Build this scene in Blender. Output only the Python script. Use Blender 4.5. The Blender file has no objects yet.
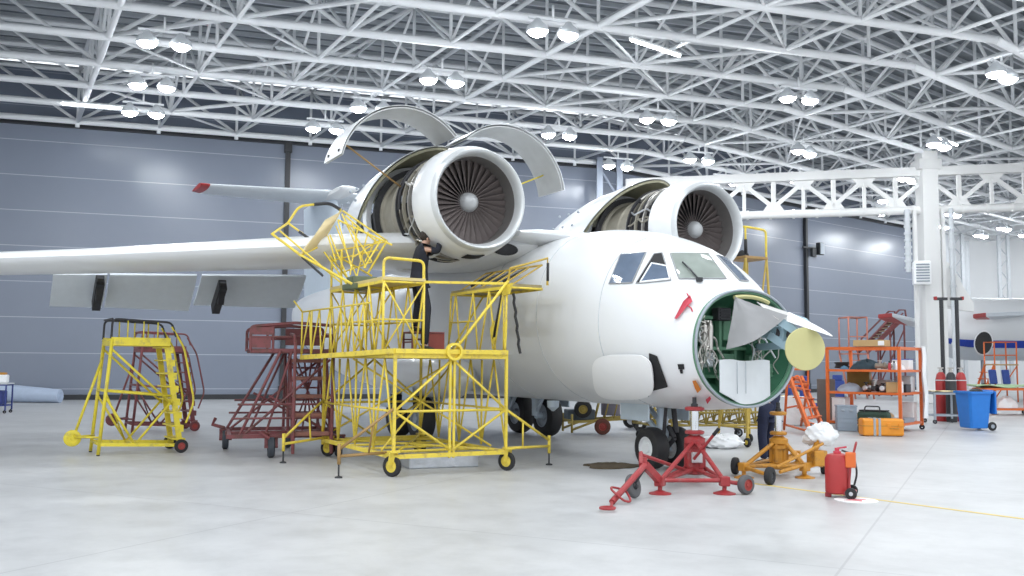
import bpy, bmesh, math, random
from mathutils import Vector as V, Matrix as M
from mathutils.bvhtree import BVHTree
R = math.radians
PI = math.pi
rnd = random.Random(7)
SC = bpy.context.scene
COL = SC.collection
# ------------------------------------------------------------------ camera
F = 940.0
CAM = V((0, 0, 1.73))
PITCH = math.atan(75 / F)
ROLL = .008
fw = V((0, math.cos(PITCH), math.sin(PITCH)))
r0 = V((1, 0, 0)); u0 = V((0, -math.sin(PITCH), math.cos(PITCH)))
rt = r0 * math.cos(ROLL) + u0 * math.sin(ROLL)
up = u0 * math.cos(ROLL) - r0 * math.sin(ROLL)
cd = bpy.data.cameras.new('camera'); co = bpy.data.objects.new('camera', cd); COL.objects.link(co)
cd.sensor_width = 36; cd.lens = F / 1024 * 36; cd.clip_end = 400
mm = M((rt, up, -fw)).transposed().to_4x4(); mm.translation = CAM
co.matrix_world = mm
SC.camera = co

def ray(px, py): return (fw + rt * ((px - 512) / F) + up * ((288 - py) / F))
def W(px, py, Y):
    d = ray(px, py); return CAM + d * (Y / d.y)
def G(px, py, z=0.0):
    d = ray(px, py); return CAM + d * ((z - CAM.z) / d.z)

# ------------------------------------------------------------------ materials
MATS = {}
def mat(name, col, rough=.5, metal=0.0, var=.06, scale=6.0, bump=0.0, bscale=40.0, spec=.5, emit=None, wear=None, alpha=1.0, coat=0.0):
    if name in MATS: return MATS[name]
    m = bpy.data.materials.new(name); m.use_nodes = True
    nt = m.node_tree; N = nt.nodes; L = nt.links; N.clear()
    out = N.new('ShaderNodeOutputMaterial'); b = N.new('ShaderNodeBsdfPrincipled'); L.new(b.outputs[0], out.inputs[0])
    b.inputs['Roughness'].default_value = rough; b.inputs['Metallic'].default_value = metal
    b.inputs['Specular IOR Level'].default_value = spec
    b.inputs['Coat Weight'].default_value = coat
    b.inputs['Alpha'].default_value = alpha
    tc = N.new('ShaderNodeTexCoord')
    nz = N.new('ShaderNodeTexNoise'); nz.inputs['Scale'].default_value = scale; nz.inputs['Detail'].default_value = 5
    L.new(tc.outputs['Object'], nz.inputs['Vector'])
    mx = N.new('ShaderNodeMix'); mx.data_type = 'RGBA'
    c = V(col[:3])
    lo = c * (1 - var); hi = V([min(1, x * (1 + var)) for x in c])
    mx.inputs[6].default_value = (*lo, 1); mx.inputs[7].default_value = (*hi, 1)
    L.new(nz.outputs[0], mx.inputs[0])
    last = mx.outputs[2]
    if wear:
        wc, amt, ws = wear
        n2 = N.new('ShaderNodeTexNoise'); n2.inputs['Scale'].default_value = ws; n2.inputs['Detail'].default_value = 8; n2.inputs['Roughness'].default_value = .7
        L.new(tc.outputs['Object'], n2.inputs['Vector'])
        rp = N.new('ShaderNodeValToRGB'); rp.color_ramp.elements[0].position = 1 - amt - .12; rp.color_ramp.elements[1].position = 1 - amt + .05
        L.new(n2.outputs[0], rp.inputs[0])
        m2 = N.new('ShaderNodeMix'); m2.data_type = 'RGBA'; L.new(rp.outputs[0], m2.inputs[0]); L.new(last, m2.inputs[6]); m2.inputs[7].default_value = (*wc, 1)
        last = m2.outputs[2]
    L.new(last, b.inputs['Base Color'])
    if bump:
        n3 = N.new('ShaderNodeTexNoise'); n3.inputs['Scale'].default_value = bscale; n3.inputs['Detail'].default_value = 4
        L.new(tc.outputs['Object'], n3.inputs['Vector'])
        bp = N.new('ShaderNodeBump'); bp.inputs['Strength'].default_value = bump; bp.inputs['Distance'].default_value = .02
        L.new(n3.outputs[0], bp.inputs['Height']); L.new(bp.outputs[0], b.inputs['Normal'])
    if emit:
        b.inputs['Emission Color'].default_value = (*emit[0], 1); b.inputs['Emission Strength'].default_value = emit[1]
    MATS[name] = m
    m['bsdf'] = b.name
    return m

m_white = mat('aircraft_white_paint', (.80, .815, .83), .3, var=.02, scale=1.2, coat=.2)
m_whitep = mat('panel_white_paint', (.93, .94, .95), .35, var=.02)
m_lip = mat('bare_lip_alloy', (.62, .64, .65), .38, .35, var=.08, scale=9)
m_cowlin = mat('cowl_inner_grey', (.50, .51, .51), .5, .2, var=.12, scale=5)
m_olive = mat('olive_liner', (.30, .29, .20), .6, var=.2, scale=8)
m_khaki = mat('khaki_fan_case', (.30, .28, .23), .55, .25, var=.2, scale=7)
m_dark = mat('dark_metal', (.045, .045, .05), .55, .4, var=.4, scale=14)
m_fan = mat('fan_blade_metal', (.155, .13, .125), .6, .2, var=.2, scale=6)
m_duct = mat('inlet_duct_grey', (.16, .15, .145), .5, .2, var=.15, scale=7)
m_spin = mat('spinner_grey', (.42, .43, .44), .45, .2)
m_pipe = mat('bright_pipe_metal', (.52, .50, .47), .35, .7, var=.25, scale=20)
m_black = mat('black_rubber', (.018, .018, .02), .65, var=.3, scale=10, bump=.1)
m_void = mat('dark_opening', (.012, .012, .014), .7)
m_yel = mat('yellow_paint', (.80, .62, .07), .45, var=.12, scale=4, wear=((.46, .33, .10), .36, 7.0))
m_yel2 = mat('lemon_yellow_paint', (.80, .66, .05), .45, var=.1, scale=4, wear=((.45, .36, .1), .36, 7.0))
m_tan = mat('worn_tan_paint', (.36, .22, .08), .55, var=.2, scale=6)
m_deck = mat('ribbed_deck_buff', (.62, .50, .22), .6, var=.14, scale=6)
m_deckd = mat('grimy_deck_plate', (.30, .25, .12), .65, var=.3, scale=5)
m_mar = mat('maroon_paint', (.20, .055, .06), .5, var=.25, scale=5, wear=((.11, .05, .04), .40, 7.0))
m_red = mat('red_paint', (.40, .03, .03), .42, var=.15, scale=5)
m_jred = mat('jack_red_paint', (.34, .032, .036), .45, var=.15, scale=5, wear=((.35, .1, .1), .36, 8.0))
m_org = mat('orange_paint', (.70, .15, .03), .45, var=.12, scale=5)
m_jor = mat('amber_paint', (.55, .25, .025), .48, var=.2, scale=6, wear=((.25, .13, .04), .36, 8.0))
m_case = mat('orange_case', (.78, .29, .02), .42, var=.1)
m_blue = mat('bin_blue', (.02, .19, .62), .4, var=.08)
m_dblue = mat('dark_blue_paint', (.03, .05, .22), .5, var=.2)
m_seatb = mat('seat_blue_fabric', (.03, .06, .25), .8, var=.2, bump=.2)
m_grey = mat('grey_steel', (.36, .40, .45), .45, .3, var=.1)
m_lgrey = mat('light_grey_paint', (.62, .65, .68), .45, var=.08)
m_gear = mat('gear_leg_blue_grey', (.55, .64, .72), .4, .15, var=.1)
m_chrome = mat('chrome', (.75, .77, .8), .15, 1.0, var=.04)
m_green = mat('zinc_green', (.045, .16, .09), .5, var=.25, scale=5)
m_greenl = mat('pale_zinc_green', (.12, .27, .17), .5, var=.2, scale=6)
m_dgreen = mat('dark_green_canvas', (.03, .06, .045), .85, var=.3, bump=.3)
m_antd = mat('antenna_buff_green', (.56, .53, .25), .6, var=.05)
m_antb = mat('bracket_blue_grey', (.30, .43, .50), .45, var=.1)
m_alu = mat('brushed_aluminium', (.66, .68, .70), .33, .8, var=.1, scale=10)
m_alup = mat('grey_white_panel', (.66, .69, .71), .4, .25, var=.10, scale=3)
m_foil = mat('foil_tray', (.62, .66, .72), .3, .75, var=.25, scale=6, bump=.5, bscale=9)
m_plastic = mat('grey_plastic_sheet', (.47, .47, .48), .3, var=.1, scale=3, alpha=.9)
m_pvc = mat('white_polythene', (.82, .83, .84), .4, var=.06, bump=.8, bscale=7)
m_brown = mat('brown_board', (.13, .11, .10), .6, var=.2)
m_rag = mat('oily_brown_cloth', (.10, .075, .045), .9, var=.4, bump=.6, bscale=9)
m_card = mat('cardboard', (.50, .34, .16), .8, var=.12)
m_cream = mat('cream_paper', (.75, .62, .36), .8, var=.08)
m_mirror = mat('olive_mirror', (.25, .19, .05), .35, .2, var=.3)
m_navy = mat('navy_overalls', (.016, .022, .055), .85, var=.25, scale=8, bump=.5, bscale=14)
m_black_cloth = mat('black_overalls', (.014, .016, .026), .85, var=.3, scale=8, bump=.5, bscale=14)
m_skin = mat('skin', (.55, .33, .24), .55, var=.06)
m_hair = mat('dark_hair', (.03, .02, .015), .7, var=.3, bump=.6, bscale=60)
m_shoe = mat('black_leather', (.02, .02, .02), .45)
m_glassd = mat('cockpit_glass_blue', (.13, .17, .24), .08, var=.35, scale=2.5, coat=.6)
m_glassg = mat('cockpit_glass_green', (.30, .34, .31), .08, var=.30, scale=2.5, coat=.6)
m_seal = mat('window_seal', (.30, .31, .32), .6)
m_steel = mat('truss_white_paint', (.90, .92, .94), .5, var=.02, scale=1.0)
m_girder = mat('girder_white_paint', (.80, .80, .79), .5, var=.03, scale=1.0)
m_wallw = mat('white_wall_panel', (.88, .89, .90), .5, var=.03, scale=.3)
m_strut = mat('black_strut', (.03, .032, .037), .5)
m_tube = mat('blue_grey_roll', (.44, .52, .66), .6, var=.1)
m_grn = mat('pale_green_sheet', (.16, .36, .27), .6, var=.1)
m_hubw = mat('hub_white', (.75, .77, .78), .4, var=.06)
m_hubr = mat('hub_red', (.35, .05, .04), .5, var=.2)
m_tag = mat('orange_tag', (.60, .20, .03), .6)
m_pink = mat('faded_red_cover', (.55, .06, .09), .7, var=.2)
m_bluel = mat('stripe_blue', (.02, .06, .42), .4)
m_belly = mat('belly_grey', (.70, .75, .80), .4)
m_tarp = mat('pale_green_tarp', (.42, .58, .34), .7, var=.1)
m_lamp = mat('lamp_glow', (1, 1, 1), .5, emit=((.93, .97, 1.0), 105.0))
m_tubel = mat('tube_glow', (1, 1, 1), .5, emit=((.93, .97, 1.0), 26.0))
m_road = mat('floor_paint_yellow', (.70, .55, .16), .5, var=.1, scale=3)
m_fwhite = mat('floor_paint_white', (.86, .86, .86), .5)
m_fred = mat('floor_paint_red', (.62, .16, .18), .5)

# ------------------------------------------------------------------ mesh builder
def frame(d):
    d = d.normalized(); a = V((0, 0, 1)) if abs(d.z) < .95 else V((1, 0, 0))
    x = d.cross(a).normalized(); return x, d.cross(x).normalized()

TK = 1.0   # wall thickness factor for light tube work
class MB:
    def __init__(s): s.v = []; s.f = []; s.sm = []; s.mi = []; s.cur = 0
    def add(s, vs, fs, smooth=False):
        o = len(s.v); s.v += [V(p) for p in vs]
        for f in fs: s.f.append(tuple(i + o for i in f)); s.sm.append(smooth); s.mi.append(s.cur)
        return s
    def box(s, c, size, rot=0.0, bev=0.0, mtx=None):
        bm = bmesh.new(); bmesh.ops.create_cube(bm, size=1.0)
        for v in bm.verts: v.co = V((v.co.x * size[0], v.co.y * size[1], v.co.z * size[2]))
        if bev: bmesh.ops.bevel(bm, geom=list(bm.edges), offset=bev, segments=2, affect='EDGES', profile=.5)
        mt = (mtx if mtx is not None else M.Rotation(rot, 3, 'Z'))
        bm.verts.index_update()
        s.add([mt @ v.co + V(c) for v in bm.verts], [[v.index for v in f.verts] for f in bm.faces], False); bm.free(); return s
    def beam(s, p0, p1, w, h):
        w *= TK; h *= TK
        p0 = V(p0); p1 = V(p1); d = p1 - p0; x, y = frame(d)
        if abs(d.normalized().z) < .95: x = d.cross(V((0, 0, 1))).normalized(); y = x.cross(d).normalized()
        q = [x * w / 2 + y * h / 2, -x * w / 2 + y * h / 2, -x * w / 2 - y * h / 2, x * w / 2 - y * h / 2]
        return s.add([p0 + k for k in q] + [p1 + k for k in q], [(3, 2, 1, 0), (4, 5, 6, 7)] + [(i, (i + 1) % 4, (i + 1) % 4 + 4, i + 4) for i in range(4)])
    def tube(s, p0, p1, r, n=7, r2=None):
        p0 = V(p0); p1 = V(p1); d = p1 - p0
        if d.length < 1e-5: return s
        r2 = r if r2 is None else r2; r *= TK; r2 *= TK
        x, y = frame(d)
        c = [(math.cos(2 * PI * i / n), math.sin(2 * PI * i / n)) for i in range(n)]
        vs = [p0 + (x * a + y * b) * r for a, b in c] + [p1 + (x * a + y * b) * r2 for a, b in c]
        o = [(i, (i + 1) % n, (i + 1) % n + n, i + n) for i in range(n)]
        s.add(vs, o, True); k = len(s.v) - 2 * n
        s.f += [tuple(k + i for i in range(n))[::-1], tuple(k + n + i for i in range(n))]; s.sm += [False, False]; s.mi += [s.cur] * 2
        return s
    def path(s, pts, r, n=7, closed=False, fillet=0.0):
        pts = [V(p) for p in pts]
        if fillet:
            q = []
            N = len(pts)
            for i, p in enumerate(pts):
                if not closed and i in (0, N - 1): q.append(p); continue
                a = pts[i - 1]; b = pts[(i + 1) % N]
                la = min(fillet, (a - p).length * .45); lb = min(fillet, (b - p).length * .45)
                A = p + (a - p).normalized() * la; B = p + (b - p).normalized() * lb
                for k in range(5):
                    t = k / 4; q.append(A * (1 - t) ** 2 + p * 2 * t * (1 - t) + B * t * t)
            pts = q
        N = len(pts); ring = []; x = None
        for i in range(N):
            if closed: d = (pts[(i + 1) % N] - pts[i - 1])
            else: d = pts[min(i + 1, N - 1)] - pts[max(i - 1, 0)]
            if d.length < 1e-6: d = V((0, 0, 1))
            d.normalize()
            if x is None: x, y = frame(d)
            else:
                x = (x - d * x.dot(d))
                x = x.normalized() if x.length > 1e-5 else frame(d)[0]
                y = d.cross(x)
            ring.append([pts[i] + (x * math.cos(2 * PI * k / n) + y * math.sin(2 * PI * k / n)) * r for k in range(n)])
        return s.loft(ring, closed=closed, smooth=True)
    def loft(s, rings, closed=False, caps=True, smooth=True):
        n = len(rings[0]); vs = [p for r in rings for p in r]; fs = []
        K = len(rings)
        for j in range(K if closed else K - 1):
            a = j * n; b = ((j + 1) % K) * n
            fs += [(a + i, a + (i + 1) % n, b + (i + 1) % n, b + i) for i in range(n)]
        s.add(vs, fs, smooth)
        if caps and not closed:
            o = len(s.v) - len(vs)
            s.f += [tuple(o + i for i in range(n))[::-1], tuple(o + (K - 1) * n + i for i in range(n))]; s.sm += [False] * 2; s.mi += [s.cur] * 2
        return s
    def lathe(s, prof, n=40, org=(0, 0, 0), axis='x', closed=False, caps=False, a0=0.0, a1=2 * PI):
        # prof: list of (along, radius)
        org = V(org)
        if isinstance(axis, str): ax = {'x': V((1, 0, 0)), 'y': V((0, 1, 0)), 'z': V((0, 0, 1))}[axis]
        else: ax = V(axis).normalized()
        x, y = frame(ax)
        ring = [[org + ax * h + (x * math.cos(2 * PI * k / n) + y * math.sin(2 * PI * k / n)) * max(r, 1e-4) for k in range(n)] for h, r in prof]
        return s.loft(ring, closed=closed, caps=caps)
    def sheet(s, grid, th, smooth=True):
        # grid[i][j] points -> closed shell, thickness along -normal
        ni = len(grid); nj = len(grid[0]); nrm = []
        for i in range(ni):
            row = []
            for j in range(nj):
                a = grid[min(i + 1, ni - 1)][j] - grid[max(i - 1, 0)][j]; b = grid[i][min(j + 1, nj - 1)] - grid[i][max(j - 1, 0)]
                k = a.cross(b); row.append(k.normalized() if k.length > 1e-9 else V((0, 0, 1)))
            nrm.append(row)
        A = [grid[i][j] for i in range(ni) for j in range(nj)]
        B = [grid[i][j] - nrm[i][j] * th for i in range(ni) for j in range(nj)]
        o = ni * nj; fs = []
        for i in range(ni - 1):
            for j in range(nj - 1):
                a = i * nj + j; fs.append((a, a + nj, a + nj + 1, a + 1)); fs.append((o + a, o + a + 1, o + a + nj + 1, o + a + nj))
        s.add(A + B, fs, smooth)
        rim = [i * nj for i in range(ni)] + [(ni - 1) * nj + j for j in range(1, nj)] + [i * nj + nj - 1 for i in range(ni - 2, -1, -1)] + [j for j in range(nj - 2, 0, -1)]
        k = len(s.v) - 2 * o; n = len(rim)
        for q in range(n):
            a, b = rim[q], rim[(q + 1) % n]
            s.f.append((k + b, k + a, k + o + a, k + o + b)); s.sm.append(False); s.mi.append(s.cur)
        return s
    def prism(s, poly, ext):
        poly = [V(p) for p in poly]; ext = V(ext); n = len(poly)
        return s.add(poly + [p + ext for p in poly], [tuple(range(n))[::-1], tuple(range(n, 2 * n))] + [(i, (i + 1) % n, (i + 1) % n + n, i + n) for i in range(n)])
    def ball(s, c, r, sc=(1, 1, 1), nu=16, nv=10, jit=0.0, seed=0):
        c = V(c); q = random.Random(seed); ring = []
        for j in range(nv + 1):
            t = PI * j / nv; row = []
            for i in range(nu):
                a = 2 * PI * i / nu
                k = r * (1 + (q.uniform(-jit, jit) if 0 < j < nv else 0))
                row.append(c + V((math.sin(t) * math.cos(a) * sc[0], math.sin(t) * math.sin(a) * sc[1], math.cos(t) * sc[2])) * k)
            ring.append(row)
        return s.loft(ring, caps=False)
    def xf(s, mt):
        s.v = [mt @ p for p in s.v]; return s
    def build(s, name, mats, parent=None, world=False, origin=None, bev=0.0, sub=0, recalc=True):
        vs = s.v
        loc = V((0, 0, 0))
        if parent is not None:
            if world:
                inv = MW[parent.name].inverted(); vs = [inv @ p for p in vs]
        else:
            if origin is None:
                lo = [min(p[i] for p in vs) for i in range(3)]; hi = [max(p[i] for p in vs) for i in range(3)]
                origin = V(((lo[0] + hi[0]) / 2, (lo[1] + hi[1]) / 2, lo[2]))
            loc = V(origin); vs = [p - loc for p in vs]
        me = bpy.data.meshes.new(name); me.from_pydata([tuple(p) for p in vs], [], s.f)
        for m_ in (mats if isinstance(mats, (list, tuple)) else [mats]): me.materials.append(m_)
        me.polygons.foreach_set('use_smooth', s.sm); me.polygons.foreach_set('material_index', s.mi)
        me.update()
        if recalc:
            bm = bmesh.new(); bm.from_mesh(me); bmesh.ops.remove_doubles(bm, verts=bm.verts, dist=1e-5); bmesh.ops.recalc_face_normals(bm, faces=bm.faces)
            for ed in bm.edges:
                if len(ed.link_faces) == 2 and ed.calc_face_angle(0) > .7: ed.smooth = False
            bm.to_mesh(me); bm.free()
        o = bpy.data.objects.new(name, me); COL.objects.link(o); o.location = loc
        if parent is not None:
            o.parent = parent; MW[o.name] = MW[parent.name].copy()
        else: MW[o.name] = M.Translation(loc)
        if bev:
            b = o.modifiers.new('bevel', 'BEVEL'); b.width = bev; b.segments = 2; b.limit_method = 'ANGLE'
        if sub:
            b = o.modifiers.new('sub', 'SUBSURF'); b.levels = sub; b.render_levels = sub
        return o

MW = {}
def tag(o, label, cat, group=None, kind=None):
    if label: o['label'] = label
    if cat: o['category'] = cat
    if group: o['group'] = group
    if kind: o['kind'] = kind
    return o
def thing(name, label, cat, loc=(0, 0, 0), rz=0.0, group=None, parent=None):
    o = bpy.data.objects.new(name, None); COL.objects.link(o)
    o.location = loc; o.rotation_euler = (0, 0, rz); o.empty_display_size = .2
    mt = M.Translation(V(loc)) @ M.Rotation(rz, 4, 'Z')
    if parent is not None: o.parent = parent; mt = MW[parent.name] @ mt
    MW[o.name] = mt
    tag(o, label, cat, group); return o
def struct(o): o['kind'] = 'structure'; return o
def kids(o): return list(o.children)
def copy_tree(o, parent=None):
    c = o.copy(); COL.objects.link(c)
    if parent is not None: c.parent = parent
    for ch in kids(o): copy_tree(ch, c)
    return c
def lerp(a, b, t): return a + (b - a) * t
def wheel(parent, c, ax, r, w, tyre=m_black, hub=m_hubw, name='wheel', world=True, hubr=.55):
    ax = V(ax).normalized(); c = V(c)
    b = MB(); pr = [(-w / 2, r * hubr), (-w / 2, r * .8), (-w * .42, r * .93), (-w * .25, r * .985), (0, r), (w * .25, r * .985), (w * .42, r * .93), (w / 2, r * .8), (w / 2, r * hubr), (0, r * hubr * .95)]
    b.lathe(pr, 28, c, ax, closed=True); o = b.build(name, tyre, parent, world)
    h = MB(); h.lathe([(-w * .46, .001), (-w * .46, r * .2), (-w * .34, r * .24), (-w * .32, r * hubr * .86), (-w * .47, r * hubr * .92), (-w * .47, r * hubr), (w * .47, r * hubr), (w * .47, r * hubr * .92), (w * .32, r * hubr * .86), (w * .34, r * .24), (w * .46, r * .2), (w * .46, .001)], 24, c, ax)
    h.build('hub', hub, o, world)
    return o
# ------------------------------------------------------------------ hangar shell
def floor_mat():
    m = bpy.data.materials.new('polished_concrete'); m.use_nodes = True
    nt = m.node_tree; N = nt.nodes; L = nt.links; b = N['Principled BSDF']
    g = N.new('ShaderNodeNewGeometry')
    mp = N.new('ShaderNodeMapping'); mp.inputs['Rotation'].default_value = (0, 0, R(27)); mp.inputs['Location'].default_value = (1.2, 3.4, 0)
    L.new(g.outputs['Position'], mp.inputs[0])
    n1 = N.new('ShaderNodeTexNoise'); n1.inputs['Scale'].default_value = .35; n1.inputs['Detail'].default_value = 9; n1.inputs['Roughness'].default_value = .65
    n2 = N.new('ShaderNodeTexNoise'); n2.inputs['Scale'].default_value = 1.9; n2.inputs['Detail'].default_value = 8; n2.inputs['Roughness'].default_value = .7
    L.new(mp.outputs[0], n1.inputs[0]); L.new(mp.outputs[0], n2.inputs[0])
    r1 = N.new('ShaderNodeValToRGB'); e = r1.color_ramp.elements
    e[0].position = .32; e[0].color = (.44, .445, .45, 1); e[1].position = .62; e[1].color = (.56, .565, .57, 1)
    L.new(n1.outputs[0], r1.inputs[0])
    r2 = N.new('ShaderNodeValToRGB'); e = r2.color_ramp.elements
    e[0].position = .30; e[0].color = (.80, .80, .80, 1); e[1].position = .55; e[1].color = (1, 1, 1, 1)
    L.new(n2.outputs[0], r2.inputs[0])
    mul = N.new('ShaderNodeMix'); mul.data_type = 'RGBA'; mul.blend_type = 'MULTIPLY'; mul.inputs[0].default_value = .8
    L.new(r1.outputs[0], mul.inputs[6]); L.new(r2.outputs[0], mul.inputs[7])
    br = N.new('ShaderNodeTexBrick'); br.offset = 0; br.inputs['Scale'].default_value = 1; br.inputs['Mortar Size'].default_value = .014
    br.inputs['Brick Width'].default_value = 6.0; br.inputs['Row Height'].default_value = 6.0; br.inputs['Mortar Smooth'].default_value = .3
    br.inputs['Color1'].default_value = (1, 1, 1, 1); br.inputs['Color2'].default_value = (1, 1, 1, 1); br.inputs['Mortar'].default_value = (.80, .80, .81, 1)
    L.new(mp.outputs[0], br.inputs[0])
    mu2 = N.new('ShaderNodeMix'); mu2.data_type = 'RGBA'; mu2.blend_type = 'MULTIPLY'; mu2.inputs[0].default_value = 1
    L.new(mul.outputs[2], mu2.inputs[6]); L.new(br.outputs[0], mu2.inputs[7])
    L.new(mu2.outputs[2], b.inputs['Base Color'])
    r3 = N.new('ShaderNodeMapRange'); r3.inputs[3].default_value = .28; r3.inputs[4].default_value = .5
    L.new(n2.outputs[0], r3.inputs[0]); L.new(r3.outputs[0], b.inputs['Roughness'])
    b.inputs['Specular IOR Level'].default_value = .4
    return m

def wall_mat():
    m = bpy.data.materials.new('blue_grey_wall_panel'); m.use_nodes = True
    nt = m.node_tree; N = nt.nodes; L = nt.links; b = N['Principled BSDF']
    g = N.new('ShaderNodeNewGeometry'); sp = N.new('ShaderNodeSeparateXYZ'); L.new(g.outputs['Position'], sp.inputs[0])
    ad = N.new('ShaderNodeMath'); ad.operation = 'ADD'; ad.inputs[1].default_value = -.45 + 15.3; L.new(sp.outputs[2], ad.inputs[0])
    dv = N.new('ShaderNodeMath'); dv.operation = 'DIVIDE'; dv.inputs[1].default_value = 1.53; L.new(ad.outputs[0], dv.inputs[0])
    fr = N.new('ShaderNodeMath'); fr.operation = 'FRACT'; L.new(dv.outputs[0], fr.inputs[0])
    lt = N.new('ShaderNodeMath'); lt.operation = 'LESS_THAN'; lt.inputs[1].default_value = .022; L.new(fr.outputs[0], lt.inputs[0])
    nz = N.new('ShaderNodeTexNoise'); nz.inputs['Scale'].default_value = .5; nz.inputs['Detail'].default_value = 4; L.new(g.outputs['Position'], nz.inputs[0])
    mx = N.new('ShaderNodeMix'); mx.data_type = 'RGBA'; mx.inputs[6].default_value = (.205, .235, .30, 1); mx.inputs[7].default_value = (.235, .265, .33, 1)
    L.new(nz.outputs[0], mx.inputs[0])
    m2 = N.new('ShaderNodeMix'); m2.data_type = 'RGBA'; m2.inputs[7].default_value = (.40, .44, .52, 1)
    L.new(lt.outputs[0], m2.inputs[0]); L.new(mx.outputs[2], m2.inputs[6]); L.new(m2.outputs[2], b.inputs['Base Color'])
    b.inputs['Roughness'].default_value = .26; b.inputs['Specular IOR Level'].default_value = .5
    n3 = N.new('ShaderNodeTexNoise'); n3.inputs['Scale'].default_value = .8; L.new(g.outputs['Position'], n3.inputs[0])
    bp = N.new('ShaderNodeBump'); bp.inputs['Strength'].default_value = .25; bp.inputs['Distance'].default_value = .05
    L.new(n3.outputs[0], bp.inputs['Height']); L.new(bp.outputs[0], b.inputs['Normal'])
    return m

def deck_mat():
    m = bpy.data.materials.new('corrugated_roof_deck'); m.use_nodes = True
    nt = m.node_tree; N = nt.nodes; L = nt.links; b = N['Principled BSDF']
    nz = N.new('ShaderNodeTexNoise'); nz.inputs['Scale'].default_value = .4; nz.inputs['Detail'].default_value = 5
    g = N.new('ShaderNodeNewGeometry'); L.new(g.outputs['Position'], nz.inputs[0])
    mx = N.new('ShaderNodeMix'); mx.data_type = 'RGBA'; mx.inputs[6].default_value = (.20, .225, .25, 1); mx.inputs[7].default_value = (.30, .33, .36, 1)
    L.new(nz.outputs[0], mx.inputs[0]); L.new(mx.outputs[2], b.inputs['Base Color']); b.inputs['Roughness'].default_value = .5; b.inputs['Metallic'].default_value = .3
    return m

fl = MB(); fl.box((10, 40, -.1), (150, 120, .2)); struct(fl.build('floor', floor_mat(), origin=(0, 0, 0)))

HB = 12.0     # underside of roof trusses
K = V((4.5, 48.25, 0))
e1 = V((.9517, .307, 0)); e2 = V((.7668, .642, 0))
n1 = V((.307, -.9517, 0)); n2 = V((.642, -.7668, 0))
mit = (n1 + n2) / (1 + n1.dot(n2))
def RP(u, v, z):
    # u runs along the wall (0 at its corner), v out from the wall into the hall
    e = e1 if u < 0 else e2
    q = K + mit * v + e * u
    return V((q.x, q.y, z))
wm = wall_mat()
WT = 14.6
def wall(name, a, b, m, th=.3, top=WT):
    a = V(a); b = V(b); d = (b - a).normalized(); n = V((d.y, -d.x, 0))
    q = MB(); q.add([a, b, b - n * th, a - n * th] + [p + V((0, 0, top)) for p in (a, b, b - n * th, a - n * th)], [(0, 1, 2, 3), (4, 5, 6, 7), (0, 1, 5, 4), (1, 2, 6, 5), (2, 3, 7, 6), (3, 0, 4, 7)])
    return struct(q.build(name, m))
WL = K + e1 * -46; WR = K + e2 * 36.5
wall('wall_back', WL, K, wm); wall('wall_right', K, WR, wm)
wall('wall_far', V((29.5, 76.5, 0)), V((66, 74.5, 0)), m_wallw)
def strip(name, a, b, w, h, z, m):
    q = MB(); q.beam(a + V((0, 0, z)), b + V((0, 0, z)), w, h); return struct(q.build(name, m))
strip('baseboard_back', WL + n1 * .06, K + n1 * .06, .12, .22, .11, m_strut)
strip('baseboard_right', K + n2 * .06, WR + n2 * .06, .12, .22, .11, m_strut)
# dark head rails at the top of the door leaves
strip('trim_1', WL + n1 * .1, K + n1 * .1, .2, .28, 11.98, m_strut)
strip('trim_2', K + n2 * .1, WR + n2 * .1, .2, .28, 11.98, m_strut)
# black joints between the sliding door leaves
def wallpt(px, py, right=False):
    d = ray(px, py); n = n2 if right else n1
    t = (K - CAM).dot(n) / d.dot(n); return CAM + d * t
for i, (px, rgt, top) in enumerate(((284, False, 11.7), (805, True, 11.8))):
    p = wallpt(px, 300, rgt); p.z = 0; n = n2 if rgt else n1; e = e2 if rgt else e1
    q = MB(); q.box((0, 0, top / 2), (.22, .2, top)); q.box((0, 0, top), (.34, .26, .5), bev=.02); q.box((0, 0, .3), (.34, .26, .6), bev=.02)
    if rgt:
        zz = (wallpt(805, 248, True)).z
        q.beam((-.5, -.12, zz), (1.3, -.12, zz), .1, .1)
    rz = math.atan2(e.y, e.x)
    q.xf(M.Translation(p + n * .12) @ M.Rotation(rz, 4, 'Z'))
    struct(q.build('trim_%d' % (3 + i), m_strut))
    if rgt:
        lf = thing('wall_floodlight', 'small dark floodlight on a bracket of the black upright on the grey wall', 'floodlight', p + n * .3 + e * 1.2 + V((0, 0, zz)), rz)
        b = MB(); b.box((0, -.12, 0), (.55, .3, .8), bev=.05); b.build('lamp_body', m_strut, lf)
        b = MB(); b.box((0, -.28, 0), (.46, .03, .7)); b.build('lens', m_grey, lf)
        b = MB(); b.box((-.7, -.05, -.3), (.45, .2, .55), bev=.02); b.build('junction_box', m_strut, lf)
# lattice column in the wall corner
q = MB(); c0 = K + mit * .9
for s in (-.55, .55):
    q.beam(c0 + e1 * s, c0 + e1 * s + V((0, 0, 12.2)), .3, .3)
z = .4
while z < 11.5:
    q.tube(c0 + e1 * -.5 + V((0, 0, z)), c0 + e1 * .5 + V((0, 0, z + 1.4)), .07); q.tube(c0 + e1 * .5 + V((0, 0, z + 1.4)), c0 + e1 * -.5 + V((0, 0, z + 2.8)), .07); z += 2.8
struct(q.build('trim_5', mat('corner_column_grey', (.30, .34, .42), .5)))

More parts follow.
